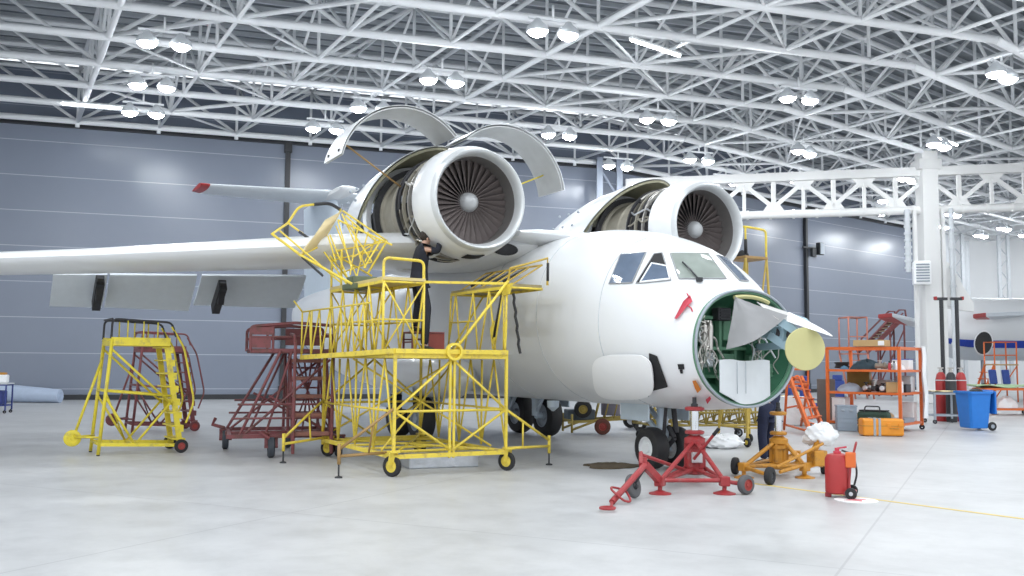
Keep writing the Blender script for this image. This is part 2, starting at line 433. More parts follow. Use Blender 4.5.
# ---- roof: corrugated deck, trusses both ways
UL, UR, VF = -42, 46, 40
dz = 14.75
b = MB()
def deckstrip(ua, ub):
    n = int(abs(ub - ua) / .28) ; rows = []
    for i in range(n + 1):
        u = lerp(ua, ub, i / n); h = .05 if (i // 2) % 2 else 0.0
        e = e1 if ua < 0 else e2
        a = K + e * u; 
        rows.append((u, h))
    vs = []; fs = []
    for u, h in rows:
        e = e1 if ua < 0 else e2
        for v in (-.3, VF):
            q = K + mit * v + e * u; vs.append((q.x, q.y, dz + h))
    for i in range(n): fs.append((2 * i, 2 * i + 2, 2 * i + 3, 2 * i + 1))
    b.add(vs, fs)
deckstrip(-46, 0); deckstrip(0, 60)
struct(b.build('ceiling', deck_mat(), recalc=False))

PU = 3.3; PV = 3.0
HT = HB + 2.25
us = [UL + .0 + i * PU for i in range(int((UR - UL) / PU) + 1)]
# shift so that a node row sits close to the corner without straddling it
us = [u + .6 for u in us]
nv = int(VF / PV)
vsl = [.7 + i * PV for i in range(nv)]
def runs(fn):
    pass
for j, v in enumerate(vsl):
    t = MB()
    pts = [u for u in us]
    # chords follow the bend of the hall at u = 0
    ch = [us[0], 0.0, us[-1]]
    for a, bb in ((us[0], -.001), (0.0, us[-1])):
        t.tube(RP(a, v, HB), RP(bb, v, HB), .135, 8); t.tube(RP(a, v, HT), RP(bb, v, HT), .105, 7)
    for i, u in enumerate(us):
        t.tube(RP(u, v, HB), RP(u, v, HT), .06, 6)
        if i + 1 < len(us):
            w = us[i + 1]
            if i % 2: t.tube(RP(u, v, HB), RP(w, v, HT), .07, 6)
            else: t.tube(RP(u, v, HT), RP(w, v, HB), .07, 6)
    struct(t.build('ceiling_truss', m_steel, recalc=False))
for i, u in enumerate(us):
    t = MB(); big = (i % 4 == 1)
    rb = .10 if big else .065
    t.tube(RP(u, vsl[0], HB), RP(u, vsl[-1], HB), rb, 7); t.tube(RP(u, vsl[0] - .6, HT), RP(u, vsl[-1], HT), rb * .9, 7)
    for j in range(len(vsl) - 1):
        if j % 2: t.tube(RP(u, vsl[j], HB), RP(u, vsl[j + 1], HT), .055, 6)
        else: t.tube(RP(u, vsl[j], HT), RP(u, vsl[j + 1], HB), .055, 6)
    t.tube(RP(u, vsl[0], HB - .25), RP(u, vsl[0], HB), .09, 6)
    struct(t.build('ceiling_truss', m_steel, recalc=False))
# wind bracing in the plane of the lower chords, and purlins under the deck
for k, i in enumerate(range(1, len(us) - 3, 4)):
    t = MB()
    for j in range(0, len(vsl) - 2, 2):
        t.tube(RP(us[i], vsl[j], HB + .05), RP(us[i + 2], vsl[j + 2], HB + .05), .075, 6)
        t.tube(RP(us[i + 2], vsl[j], HB + .05), RP(us[i], vsl[j + 2], HB + .05), .05, 6)
    struct(t.build('ceiling_brace', m_steel, recalc=False))
t = MB()
for v in [.7 + .75 * k for k in range(int((VF - 1) / 1.5 * 2))]:
    for a, bb in ((-45, -.001), (0, 55)): t.beam(RP(a, v, dz - .12), RP(bb, v, dz - .12), .10, .16)
struct(t.build('ceiling_purlin', mat('purlin_grey', (.55, .58, .61), .5), recalc=False))

# ---- portal girder and column
ga = W(630, 178, 48.1); gb = W(1060, 163, 43.2)
ga = V((ga.x, ga.y, 0)); gb = V((gb.x, gb.y, 0)); gd = (gb - ga); gl = gd.length; ge = gd / gl; gn = V((ge.y, -ge.x, 0))
ZT, ZB = 11.25, 9.2
t = MB()
t.beam(ga + V((0, 0, ZT - .2)), gb + V((0, 0, ZT - .2)), .5, .42)
t.tube(ga + V((0, 0, ZB)), gb + V((0, 0, ZB)), .20, 12)
colp = W(927, 210, 44.7); cs = (V((colp.x, colp.y, 0)) - ga).dot(ge); cpos = ga + ge * cs
bay = 1.42; k0 = int(cs / bay)
xs = [cs + bay * k for k in range(-k0, int((gl - cs) / bay) + 1)]
for i, s in enumerate(xs):
    k = i - k0
    p = ga + ge * s
    if k % 2:
        t.beam(p + V((0, 0, ZB + .1)), p + V((0, 0, ZT - .3)), .12, .2)
        for dlt in (-.55, .55):
            pass
        g0 = p + gn * .05
        t.prism([g0 + ge * -.55 + V((0, 0, ZB + .12)), g0 + ge * .55 + V((0, 0, ZB + .12)), g0 + ge * .22 + V((0, 0, ZB + .62)), g0 + ge * -.22 + V((0, 0, ZB + .62))], gn * -.08)
    else:
        t.beam(p + V((0, 0, ZB + .1)), p + V((0, 0, ZT - .3)), .10, .16)
        g0 = p + gn * .05
        t.prism([g0 + ge * -.6 + V((0, 0, ZT - .35)), g0 + ge * .6 + V((0, 0, ZT - .35)), g0 + ge * .2 + V((0, 0, ZT - .85)), g0 + ge * -.2 + V((0, 0, ZT - .85))], gn * -.08)
    if i + 1 < len(xs):
        q2 = ga + ge * xs[i + 1]
        a, c = (ZT - .5, ZB + .35) if k % 2 == 0 else (ZB + .35, ZT - .5)
        t.beam(p + V((0, 0, a)), q2 + V((0, 0, c)), .14, .2)
t.beam(ga + V((0, 0, ZB - .3)), ga + V((0, 0, ZT)), .4, .5)
for i in range(int(gl / 1.1)):
    p = ga + ge * (i * 1.1 + .4); t.lathe([(-.06, .24), (.06, .24)], 12, p + V((0, 0, ZB)), ge, caps=True)
struct(t.build('ceiling_girder', m_girder))
t = MB()
t.beam(cpos, cpos + V((0, 0, 12.0)), .85, .75)
t.box(cpos + V((0, 0, .3)), (1.3, 1.2, .6), bev=.03)
t.box(cpos + V((0, 0, ZT + .1)), (1.1, 1.0, .5), bev=.03)
for s in (-.62, .62):
    t.beam(cpos + ge * s + gn * .2, cpos + ge * s + gn * .2 + V((0, 0, ZB)), .16, .16)
# gusset bracket on the column
for s in (1,):
    g0 = cpos + gn * .1
    t.prism([g0 + ge * .4 + V((0, 0, 6.9)), g0 + ge * .9 + V((0, 0, 6.6)), g0 + ge * 1.9 + V((0, 0, 4.7)), g0 + ge * 1.9 + V((0, 0, 4.3)), g0 + ge * .4 + V((0, 0, 4.5))], gn * -.3)
struct(t.build('trim_6', m_girder))
# duct pipes beside the column
for s, ra in ((-.95, .13), (.98, .11)):
    t = MB(); p = cpos + ge * s + gn * .3
    t.tube(p + V((0, 0, 6.2 if s < 0 else .1)), p + V((0, 0, ZB)), ra, 10)
    for k in range(9): t.lathe([(-.05, ra * 1.35), (.05, ra * 1.35)], 10, p + V((0, 0, (6.4 if s < 0 else 1) + k * (.33 if s < 0 else .9))), 'z', caps=True)
    struct(t.build('trim_%d' % (7 if s < 0 else 8), m_lgrey))
ac = thing('air_heater', 'white louvred heater unit mounted on the white column', 'heater', cpos + gn * .75 + ge * -.45 + V((0, 0, 6.1)), math.atan2(ge.y, ge.x))
b = MB(); b.box((0, 0, 0), (.75, .6, 1.1), bev=.05); b.build('housing', m_whitep, ac)
b = MB()
for k in range(7): b.box((0, -.32, -.4 + k * .13), (.58, .05, .05), mtx=M.Rotation(R(25), 3, 'X'))
b.build('louvres', m_grey, ac)
b = MB(); b.path([(0, .28, -.3), (.45, .45, -.3), (.45, .45, .3), (0, .28, .3)], .04, 8); b.build('wall_bracket', m_lgrey, ac)
# far white wall: lattice columns and rails
k = 9
for px in (946, 962, 1008):
    p = W(px, 390, 72.5); p.z = 0; t = MB()
    for s in (-.35, .35): t.beam(p + V((s, 0, 0)), p + V((s, 0, 12)), .2, .25)
    z = .3
    while z < 11.6:
        t.tube(p + V((-.35, 0, z)), p + V((.35, 0, z + .9)), .05, 5); t.tube(p + V((.35, 0, z + .9)), p + V((-.35, 0, z + 1.8)), .05, 5); z += 1.8
    struct(t.build('trim_%d' % k, m_lgrey)); k += 1
t = MB()
for z in (5.6, 6.2, 6.7): t.tube(V((32, 73.5, z)), V((60, 72, z)), .09, 6)
struct(t.build('trim_12', m_lgrey))
t = MB(); t.tube(V((33.5, 73, 5.2)), V((33.5, 73, 11.5)), .42, 14); t.tube(V((35.4, 73, 5.2)), V((35.4, 73, 11.5)), .3, 14)
struct(t.build('trim_13', m_lgrey))

# ---- floodlights under the roof
GR = 'twin floodlights under the roof trusses'
lampproto = None
def make_lamp():
    r = thing('ceiling_floodlight', 'twin round white floodlight glowing under the white roof trusses', 'floodlight', (0, 0, 0), 0, GR)
    b = MB(); b.beam((-.75, 0, .42), (.75, 0, .42), .09, .07); b.tube((0, 0, .42), (0, 0, .85), .04, 6); b.build('bracket', m_steel, r)
    for s in (-.48, .48):
        h = MB(); h.lathe([(0, .30), (.04, .33), (.16, .30), (.30, .14), (.40, .08)], 20, (s, 0, 0), 'z', caps=True); ho = h.build('lamp_head', m_lgrey, r)
        d = MB(); d.lathe([(-.13, .001), (-.12, .12), (-.07, .22), (.0, .28)], 20, (s, 0, -.004), 'z'); d.build('lens', m_lamp, ho)
    return r
spots = [(164, 45), (152, 87), (143, 114), (325, 130), (553, 34), (442, 82), (371, 110), (559, 136), (658, 121), (618, 167), (799, 100), (1002, 77), (939, 146), (804, 153), (699, 161), (726, 183), (800, 182), (908, 180), (887, 202), (878, 213), (953, 215), (981, 236), (942, 227), (1004, 229), (40, 118)]
pos = [G(x, y, HB - .75) for x, y in spots[:24]]
# the same rows go on over the near half of the hall, above and behind the camera
for v in (26.0, 31.0, 36.0, 40.5):
    for u in (-34, -26, -18, -10, -2): pos.append(RP(u, v, HB - .75))
for u, v in ((39, 6), (41, 14), (47, 9), (38, 22)): pos.append(RP(u, v, HB - .75))  # extra floodlights added out of view to brighten the far bay and its white wall
for i, p in enumerate(pos):
    if lampproto is None: lampproto = make_lamp(); o = lampproto
    else: o = copy_tree(lampproto)
    o.location = p; o.rotation_euler = (0, 0, math.atan2(e1.y, e1.x) if p.x < 12 else math.atan2(e2.y, e2.x))
# glowing tubes along some chords
GT = 'fluorescent tubes along the roof chords'
tp = None
for px, py, right in ((94, 106, 0), (656, 48, 1), (945, 141, 1)):
    p = G(px, py, HB - .2)
    if tp is None:
        tp = thing('ceiling_tube_light', 'long glowing white tube light fixed along a roof chord', 'tube light', p, 0, GT)
        b = MB(); b.box((0, 0, .06), (2.4, .16, .08), bev=.02); b.build('tray', m_steel, tp)
        b = MB(); b.tube((-1.15, 0, 0), (1.15, 0, 0), .05, 10); b.build('tube', m_tubel, tp); o = tp
    else: o = copy_tree(tp); o.location = p
    e = e2 if right else e1; o.rotation_euler = (0, 0, math.atan2(e.y, e.x))
# ---- light: even ambient fill added, entering where the hall is left unbuilt behind the camera
w = bpy.data.worlds.new('ambient_fill'); SC.world = w; w.use_nodes = True
w.node_tree.nodes['Background'].inputs[0].default_value = (.90, .95, 1.0, 1); w.node_tree.nodes['Background'].inputs[1].default_value = 1.2
SC.view_settings.view_transform = 'Standard'; SC.view_settings.look = 'None'; SC.view_settings.gamma = 1.0; SC.view_settings.exposure = 0.2
SC.view_settings.use_curve_mapping = False
# ------------------------------------------------------------------ aircraft
AO = V((1.72, 17.55, 0)); AZ = R(-61)
AM = M.Translation(AO) @ M.Rotation(AZ, 4, 'Z')
def AF(x, y, z): return AM @ V((x, y, z))
air = thing('cargo_aircraft', 'white twin-jet aircraft with engines on top of its wing and its nose cone off', 'aircraft', AO, AZ)

def cat(tab, x):
    # smooth interpolation in a table of rows sorted by descending first value
    t = sorted(tab)
    if x <= t[0][0]: return t[0][1:]
    if x >= t[-1][0]: return t[-1][1:]
    for i in range(len(t) - 1):
        if t[i][0] <= x <= t[i + 1][0]:
            p1, p2 = t[i], t[i + 1]; p0 = t[max(i - 1, 0)]; p3 = t[min(i + 2, len(t) - 1)]
            h = p2[0] - p1[0]; s = (x - p1[0]) / h; o = []
            for k in range(1, len(p1)):
                m1 = (p2[k] - p0[k]) / max(p2[0] - p0[0], 1e-6) * h; m2 = (p3[k] - p1[k]) / max(p3[0] - p1[0], 1e-6) * h
                o.append((2 * s ** 3 - 3 * s * s + 1) * p1[k] + (s ** 3 - 2 * s * s + s) * m1 + (-2 * s ** 3 + 3 * s * s) * p2[k] + (s ** 3 - s * s) * m2)
            return o
# x, top, bottom, half width, height of widest point
FUS = [(3.75, 2.86, 1.10, 1.0, 1.98), (3.45, 3.03, 1.055, 1.15, 2.04), (3.0, 3.40, 1.02, 1.30, 2.15), (2.4, 3.74, 1.0, 1.43, 2.3), (1.6, 4.0, 1.0, 1.52, 2.42), (.7, 4.15, 1.0, 1.57, 2.5),
       (0, 4.18, 1.0, 1.58, 2.55), (-6, 4.18, 1.0, 1.58, 2.55), (-9, 4.18, 1.0, 1.58, 2.55), (-12, 4.18, 1.1, 1.55, 2.6), (-15, 4.15, 1.6, 1.3, 2.9), (-18, 4.05, 2.5, .8, 3.3), (-20, 3.9, 3.3, .15, 3.6)]
def fpt(x, a, off=0.0):
    tp, bt, hw, zc = cat(FUS, x)
    c = math.cos(a); s = math.sin(a)
    if c > 0: c = c ** .9; s = math.copysign(abs(s) ** .9, s)
    return V((x, (hw + off) * s, zc + (((tp - zc) if c > 0 else (zc - bt)) + off) * c))
xs = [3.75, 3.6, 3.45, 3.3, 3.15, 3.0, 2.8, 2.6, 2.4, 2.1, 1.8, 1.5, 1.1, .7, .3, -.3] + [-1 - k for k in range(20)]
NS = 72
b = MB(); b.loft([[fpt(x, 2 * PI * k / NS) for k in range(NS)] for x in xs], caps=False)
# inner skin at the open nose
b.loft([[fpt(3.75, 2 * PI * k / NS) for k in range(NS)], [fpt(3.74, 2 * PI * k / NS, -.045) for k in range(NS)], [fpt(3.0, 2 * PI * k / NS, -.30) for k in range(NS)]], caps=False)
fus = b.build('fuselage', m_white, air)
bvh = BVHTree.FromPolygons([AM @ v.co for v in fus.data.vertices], [tuple(p.vertices) for p in fus.data.polygons])
def hit(px, py, off=0.0):
    d = ray(px, py).normalized(); loc, n, i, dist = bvh.ray_cast(CAM, d)
    if loc is None: return None
    if n.dot(d) > 0: n = -n
    return loc + n * off
def patch(name, quad, m, parent, off=.006, th=.012, n=8, off2=None):
    grid = []
    for i in range(n + 1):
        row = []
        for j in range(n + 1):
            u, v = i / n, j / n
            q = [V((p[0], p[1], 0)) for p in quad]
            p = q[0] * (1 - u) * (1 - v) + q[1] * u * (1 - v) + q[2] * u * v + q[3] * (1 - u) * v
            h = hit(p.x, p.y, off); row.append(h)
        grid.append(row)
    if any(h is None for r_ in grid for h in r_): print('patch misses', name); return None
    s = MB(); s.sheet(grid, th); return s.build(name, m, parent, True)
def edge(name, quad, m, parent, r=.012, off=.012, n=8):
    pts = []
    for k in range(len(quad)):
        a = quad[k]; c = quad[(k + 1) % len(quad)]
        for i in range(n): pts.append(hit(lerp(a[0], c[0], i / n), lerp(a[1], c[1], i / n), off))
    if any(p is None for p in pts): print('edge misses', name); return None
    s = MB(); s.path(pts, r, 6, closed=True); return s.build(name, m, parent, True)
Q1 = [(609.5, 284), (621, 255), (646, 253), (632.5, 283)]
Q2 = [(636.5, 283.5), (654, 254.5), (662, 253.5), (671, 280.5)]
Q3 = [(679, 279), (670.5, 254), (708, 254), (726, 279)]
Q4 = [(739.5, 281), (716.5, 255.5), (727, 259), (748, 281.5)]
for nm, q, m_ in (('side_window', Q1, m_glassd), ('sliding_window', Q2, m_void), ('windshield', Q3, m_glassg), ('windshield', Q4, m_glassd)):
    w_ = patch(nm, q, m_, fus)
    if w_: edge('window_frame', q, m_seal if nm != 'sliding_window' else m_seal, w_)
    if w_ and nm == 'sliding_window':
        q = [(641, 283), (652, 264.5), (667, 267.5), (670, 280)]
        patch('sliding_pane', q, m_glassd, w_, off=.022, th=.01)
        edge('pane_frame', q, m_whitep, w_, r=.016, off=.03)
# wiper on the starboard windscreen
pa, pb, pc = hit(682, 264, .04), hit(689, 271, .05), hit(699, 281, .03)
s = MB(); s.path([pa, pb, pc], .014, 6); s.box(pc, (.09, .09, .06)); s.build('wiper', m_strut, air, True)
# open access panel with its dark bay behind
patch('access_bay', [(652, 390), (650, 353), (657.5, 356), (668, 386)], m_void, fus, off=.01, th=.02)
outl = []
cx0, cx1, cy0, cy1 = 595.5, 655.5, 353.5, 396
def rr(u, v):
    # rounded rectangle: u, v in -1..1
    k = 3.6 if True else 2
    l = max(abs(u), abs(v))
    if l < 1e-6: return 0, 0
    n_ = (abs(u / l) ** k + abs(v / l) ** k) ** (1 / k)
    return u / n_ * (1 if True else 1), v / n_
grid = []
for i in range(17):
    row = []
    for j in range(17):
        u = -1 + i / 8; v = -1 + j / 8
        a, c = rr(u, v)
        x = (cx0 + cx1) / 2 + a * (cx1 - cx0) / 2 + c * 1.5; y = (cy0 + cy1) / 2 + c * (cy1 - cy0) / 2 + a * -.5
        row.append(hit(x, y, .055))
    grid.append(row)
s = MB(); s.sheet(grid, .02); dp = s.build('access_panel', m_whitep, air, True)
s = MB()
for fx, fy in ((606, 394), (636, 396), (600, 361), (651, 360), (650, 393)):
    h = hit(fx, fy, .06); 
    if h: s.ball(h, .012, nu=8, nv=6)
s.build('fastener', m_grey, dp, True)
# small details of the skin: drain hole, dark vents
patch('dark_port', [(679, 369), (678, 364), (684, 364), (684.5, 369)], m_void, fus, n=3)
patch('vent', [(681, 373), (680, 369.5), (683, 369.5), (683, 373)], m_void, fus, n=2)
# faint panel joints on the fuselage
jt = mat('panel_joint_grey', (.52, .55, .58), .5)
for x in (2.0, .2, -1.6):
    s = MB(); s.path([fpt(x, -a * PI / 40, .0015) for a in range(4, 38)], .006, 5); s.build('skin_joint', jt, fus)

# ---- nose bulkhead with its equipment (local aircraft axes; x forward)
b = MB(); b.lathe
ring = [[fpt(3.75, 2 * PI * k / NS, o) + V((dx, 0, 0)) for k in range(NS)] for o, dx in ((.008, -.02), (.012, .03), (-.045, .035), (-.06, .0), (-.02, -.03))]
b = MB(); b.loft(ring, closed=True); nr = b.build('nose_ring', m_greenl, air)
s = MB(); s.path([fpt(3.78, 2 * PI * k / NS, -.0) + V((.02, 0, 0)) for k in range(NS)], .022, 6, closed=True); s.build('edge_seal', m_grey, nr)
def npt(x, y, z): return V((x, y, z))
# bowl behind the ring
b = MB(); b.loft([[fpt(3.74, 2 * PI * k / NS, -.06) for k in range(NS)], [fpt(3.50, 2 * PI * k / NS, -.20) + V((0, 0, 0)) for k in range(NS)], [V((3.30, p.y * .8, 2.0 + (p.z - 2.0) * .8)) for p in [fpt(3.5, 2 * PI * k / NS, -.20) for k in range(NS)]], [V((3.28, 0, 2.0))] * NS], caps=False)
bk = b.build('nose_bulkhead', m_green, air)
s = MB()
for y in (-.72, -.52, -.18, .12, .42, .70): s.box((3.36, y, 2.0), (.10, .05, 1.35 - abs(y) * .7))
for z in (1.55, 1.98, 2.45): s.box((3.37, 0, z), (.09, 1.6 - abs(z - 2) * .8, .05))
for y in (-.62, .0, .56): s.box((3.35, y, 1.7), (.10, .26, .40), bev=.02); s.box((3.35, y, 2.28), (.10, .22, .36), bev=.02)
s.build('stiffener', m_greenl, bk)
# black-boxes and hydraulic pipes
q = random.Random(3)
for y, z, sx, sz, m_ in ((-.56, 2.25, .22, .30, m_pipe), (-.50, 1.80, .18, .22, m_lgrey), (.46, 2.05, .24, .34, m_green), (.30, 2.45, .2, .2, m_dark), (-.2, 2.5, .26, .2, m_dark), (.68, 1.6, .2, .3, m_greenl), (.62, 2.25, .16, .22, m_pipe)):
    s = MB(); s.box((3.46, y, z), (.16, sx, sz), bev=.02)
    for k in range(4): s.box((3.55, y, z - sz * .35 + k * sz * .22), (.02, sx * .8, .02))
    s.build('equipment_box', m_, bk)
for k in range(30):
    y0 = -.66 + q.uniform(-.14, .20) if k < 18 else q.uniform(.2, .8); z0 = q.uniform(1.95, 2.55); s = MB(); pts = [V((3.52, y0, z0))]
    for j in range(6): pts.append(V((3.52 + q.uniform(.0, .16), max(-.8, min(.8, pts[-1].y + q.uniform(-.1, .1))), max(1.5, pts[-1].z - q.uniform(.02, .16)))))
    s.path(pts, q.choice((.009, .012, .016)), 6, fillet=.05); s.build('pipe', q.choice((m_pipe, m_pipe, m_lgrey)), bk)
# accumulator bottles on the left of the bay
for y in (-.66, -.55):
    s = MB(); s.lathe([(-.22, .01), (-.2, .04), (.16, .045), (.2, .02), (.24, .02)], 14, (3.6, y, 2.15), 'z', caps=True); s.build('accumulator', m_pipe, bk)
# pale blanking panel in the lower half
g = []
for i in range(13):
    row = []
    for j in range(9):
        y = -.56 + 1.02 * i / 12; v = j / 8
        zb = 1.98 - (1.98 - 1.10) * math.sqrt(max(0, 1 - (y / .93) ** 2)) + .05
        row.append(V((3.80 + .03 * math.sin(i * .9), y, lerp(1.80, max(zb, 1.13), v) + .012 * math.sin(i * .8))))
    g.append(row)
s = MB(); s.sheet(g, .02); bp_ = s.build('blanking_panel', m_alup, air)
s = MB()
for i in range(1, 6): s.tube((3.815, -.56 + .17 * i, 1.78), (3.815, -.56 + .17 * i, 1.3), .004, 5)
s.build('panel_joint', m_grey, bp_)
# yellow-green lip at the top of the ring
s = MB(); s.path([fpt(3.77, a * PI / 40, -.10) + V((.03, 0, 0)) for a in range(-3, 7)], .035, 6); s.build('lip_strip', m_antd, nr)
# ---- weather radar: bracket, gimbal and dish, cover plate
ant = thing('radar', None, None, (0, 0, 0), 0, parent=air)
dc = W(805, 349, 13.55); dn = (CAM + V((6.4, 0, .1)) - dc).normalized()
x_, y_ = frame(dn)
s = MB(); s.lathe([(-.05, .05), (-.05, .20), (-.012, .303), (0, .31), (.012, .303), (.016, .001)], 40, dc, dn); s.build('antenna_dish', m_antd, ant, True)
rootp = AF(3.45, .42, 2.30)
s = MB(); s.tube(dc - dn * .03, dc - dn * .28, .11, 16, .15); s.lathe([(-.05, .15), (.05, .15)], 18, dc - dn * .3, x_, caps=True); s.build('gimbal', m_antb, ant, True)
s = MB()
for a, c in (((775, 318, 13.9), (800, 334, 13.75)), ((770, 335, 14.1), (796, 352, 13.8)), ((780, 326, 14.3), (806, 340, 13.9))): s.beam(W(*a), W(*c), .09, .12)
s.beam(rootp, W(788, 335, 13.9), .16, .2); s.beam(AF(3.4, .5, 2.0), W(788, 345, 13.9), .1, .1)
s.build('bracket', m_antb, ant, True)
# shelf above the dish and light fairing beak
g = [[W(lerp(lerp(757, 776, j / 4), lerp(806, 812, j / 4), i / 6), lerp(lerp(303, 318, j / 4), lerp(320, 326, j / 4), i / 6), lerp(14.3, 13.9, i / 6) - .05 * j) for j in range(5)] for i in range(7)]
s = MB(); s.sheet(g, .03); s.build('equipment_tray', m_antb, ant, True)
g = []
for i in range(9):
    t_ = i / 8; row = []
    for j in range(7):
        a = PI * j / 6; w_ = .17 * (1 - t_) ** .7 + .004
        c_ = W(lerp(789, 832, t_), lerp(322, 336.5, t_), lerp(13.95, 13.3, t_))
        row.append(c_ + V((.3, .6, 0)).normalized() * math.cos(a) * w_ + V((0, 0, 1)) * math.sin(a) * w_ * .8)
    g.append(row)
s = MB(); s.sheet(g, .012); s.build('fairing_beak', m_whitep, ant, True)
s = MB(); s.lathe([(-.14, .001), (-.14, .10), (.1, .13), (.14, .08), (.15, .001)], 18, W(787, 334, 14.0), (1, -.6, -.1)); s.build('scanner_motor', m_dark, ant, True)

# ---- engines
def fan_blade(b, a, r0_, r1_, x):
    g = []
    for i in range(6):
        t_ = i / 5; r_ = lerp(r0_, r1_, t_); tw = R(lerp(25, 62, t_)); ch = lerp(.14, .22, t_); row = []
        for j in range(4):
            c_ = (j / 3 - .5) * ch
            row.append(V((x + math.cos(tw) * c_, r_ * math.cos(a) - math.sin(tw) * c_ * math.sin(a) , r_ * math.sin(a) + math.sin(tw) * c_ * math.cos(a))))
        g.append(row)
    b.sheet(g, .008)
DR = 1.28
def engine(cy, cz, doors, seed):
    q = random.Random(seed)
    e = thing('engine', None, None, (0, cy, cz), 0, parent=air)
    b = MB(); b.lathe([(-.10, .925), (-.2, .965), (-.42, 1.005), (-.70, 1.015), (-.74, 1.0), (-.74, .82), (-.55, .80), (-.35, .79), (-.2, .79), (-.16, .84)], 64, closed=True)
    b.build('inlet_cowl', m_white, e)
    b = MB(); b.lathe([(-.102, .927), (-.04, .905), (-.01, .885), (0, .87), (-.008, .85), (-.04, .825), (-.12, .795), (-.22, .78), (-.2, .80), (-.14, .86)], 64, closed=True); b.build('inlet_lip', m_lip, e)
    b = MB(); b.lathe([(-.2, .779), (-.4, .77), (-.78, .765), (-.78, .79), (-.2, .79)], 64, closed=True); b.build('inlet_duct', m_duct, e)
    b = MB(); b.lathe([(-.70, .001), (-.70, .775), (-.76, .775), (-.76, .001)], 48); b.build('fan_disc', m_dark, e)
    b = MB()
    for k in range(34): fan_blade(b, 2 * PI * k / 34, .15, .765, -.54)
    b.build('fan_blades', m_fan, e)
    b = MB(); b.lathe([(-.33, .002), (-.338, .07), (-.37, .125), (-.43, .165), (-.52, .185), (-.68, .19), (-.68, .001)], 32); b.build('spinner', m_spin, e)
    # accessory section
    b = MB(); b.lathe([(-.74, .84), (-1.60, .84)], 48, caps=True); b.build('accessory_section', m_dark, e)
    for x, r_, m_ in ((-1.0, .97, m_pipe), (-1.25, .97, m_khaki), (-1.50, 1.0, m_dark), (-1.58, .95, m_pipe)):
        b = MB(); b.lathe([(-.02, r_ - .06), (-.02, r_), (.02, r_), (.02, r_ - .06)], 64, (x, 0, 0), closed=True); b.build('frame_ring', m_, e)
    for k in range(34):
        a = q.uniform(0, 2 * PI); b = MB(); pts = []
        r_ = q.uniform(.90, .99); x = -.8
        ln = q.randint(4, 8)
        if k % 3 == 0:
            x = q.uniform(-1.5, -.86)
            for j in range(9): pts.append(V((x + q.uniform(-.03, .03), r_ * math.cos(a + j * .12), r_ * math.sin(a + j * .12))))
        else:
            for j in range(5):
                a += q.uniform(-.12, .12); pts.append(V((-.8 - j * .18, r_ * math.cos(a), r_ * math.sin(a))))
        b.path(pts, q.choice((.014, .02, .03)), 6, fillet=.05); b.build('pipe', q.choice((m_pipe, m_pipe, m_alu, m_khaki, m_lgrey, m_dark)), e)
    for k in range(12):
        a = q.uniform(0, 2 * PI); b = MB(); d_ = q.uniform(.1, .2)
        b.box((0, 0, 0), (q.uniform(.12, .25), d_, .1), bev=.02)
        b.xf(M.Translation((q.uniform(-1.4, -.9), .89 * math.cos(a), .89 * math.sin(a))) @ M.Rotation(a - PI / 2, 4, 'X')); b.build('accessory_unit', q.choice((m_dark, m_pipe, m_khaki, m_grey)), e)
    b = MB(); b.lathe([(-1.60, .80), (-1.64, .88), (-1.70, .88), (-1.72, .84), (-2.02, .84), (-2.04, .86), (-2.08, .86), (-2.10, .83), (-2.55, .81), (-2.57, .87), (-2.64, .87)], 56, caps=True); b.build('fan_case', m_khaki, e)
    b = MB(); b.lathe([(-2.6, .72), (-3.0, .62), (-3.8, .50), (-5.0, .42), (-5.4, .05)], 40, caps=True); b.build('engine_core', m_dark, e)
    # dark curved seal ring behind the case
    b = MB(); b.lathe([(-2.64, .86), (-2.64, .98), (-2.72, .98), (-2.72, .86)], 56, closed=True); b.build('seal_ring', m_dark, e)
    # hood over the hot section: white outside, olive lining inside
    A0 = R(112)
    def hood(r_off, f0, lift=.0):
        g = []
        for i in range(33):
            ph = lerp(-A0, A0, i / 32); k_ = abs(ph) / A0
            xf_ = -1.62 - 2.0 * k_ ** 1.5 - f0; row = []
            for j in range(12):
                t_ = j / 11; x = lerp(xf_, -5.2, t_); r_ = 1.15 + .10 * max(0, 1 + (x + 1.62) / 1.6) - .42 * max(0, (-x - 3.0) / 2.2) ** 1.6 + r_off
                row.append(V((x, r_ * math.sin(ph), r_ * math.cos(ph) + lift)))
            g.append(row)
        return g
    b = MB(); b.sheet(hood(0, 0), -.012); h = b.build('hood', m_white, e)
    b = MB(); b.sheet(hood(-.025, .0), .05); b.build('hood_lining', m_olive, h)
    b = MB()
    for ph in (-88, -70, -52):
        for x in (-3.5, -3.9, -4.3):
            b.ball((x, 1.145 * math.sin(R(ph)), 1.145 * math.cos(R(ph))), .03, nu=8, nv=6)
    b.build('latch', m_grey, h)
    g = []
    for i in range(17):
        ph = lerp(R(112), R(248), i / 16); row = []
        for j in range(8):
            x = lerp(-3.0, -5.2, j / 7); r_ = 1.0 - .38 * max(0, (-x - 3.0) / 2.2) ** 1.6
            row.append(V((x, r_ * math.sin(ph), r_ * math.cos(ph))))
        g.append(row)
    b = MB(); b.sheet(g, .03); b.build('lower_cowl', m_white, e)
    b = MB(); b.lathe([(-2.92, .95), (-2.88, 1.06), (-3.02, 1.08), (-3.02, .98)], 56, closed=True); b.build('firewall_ring', m_white, e)
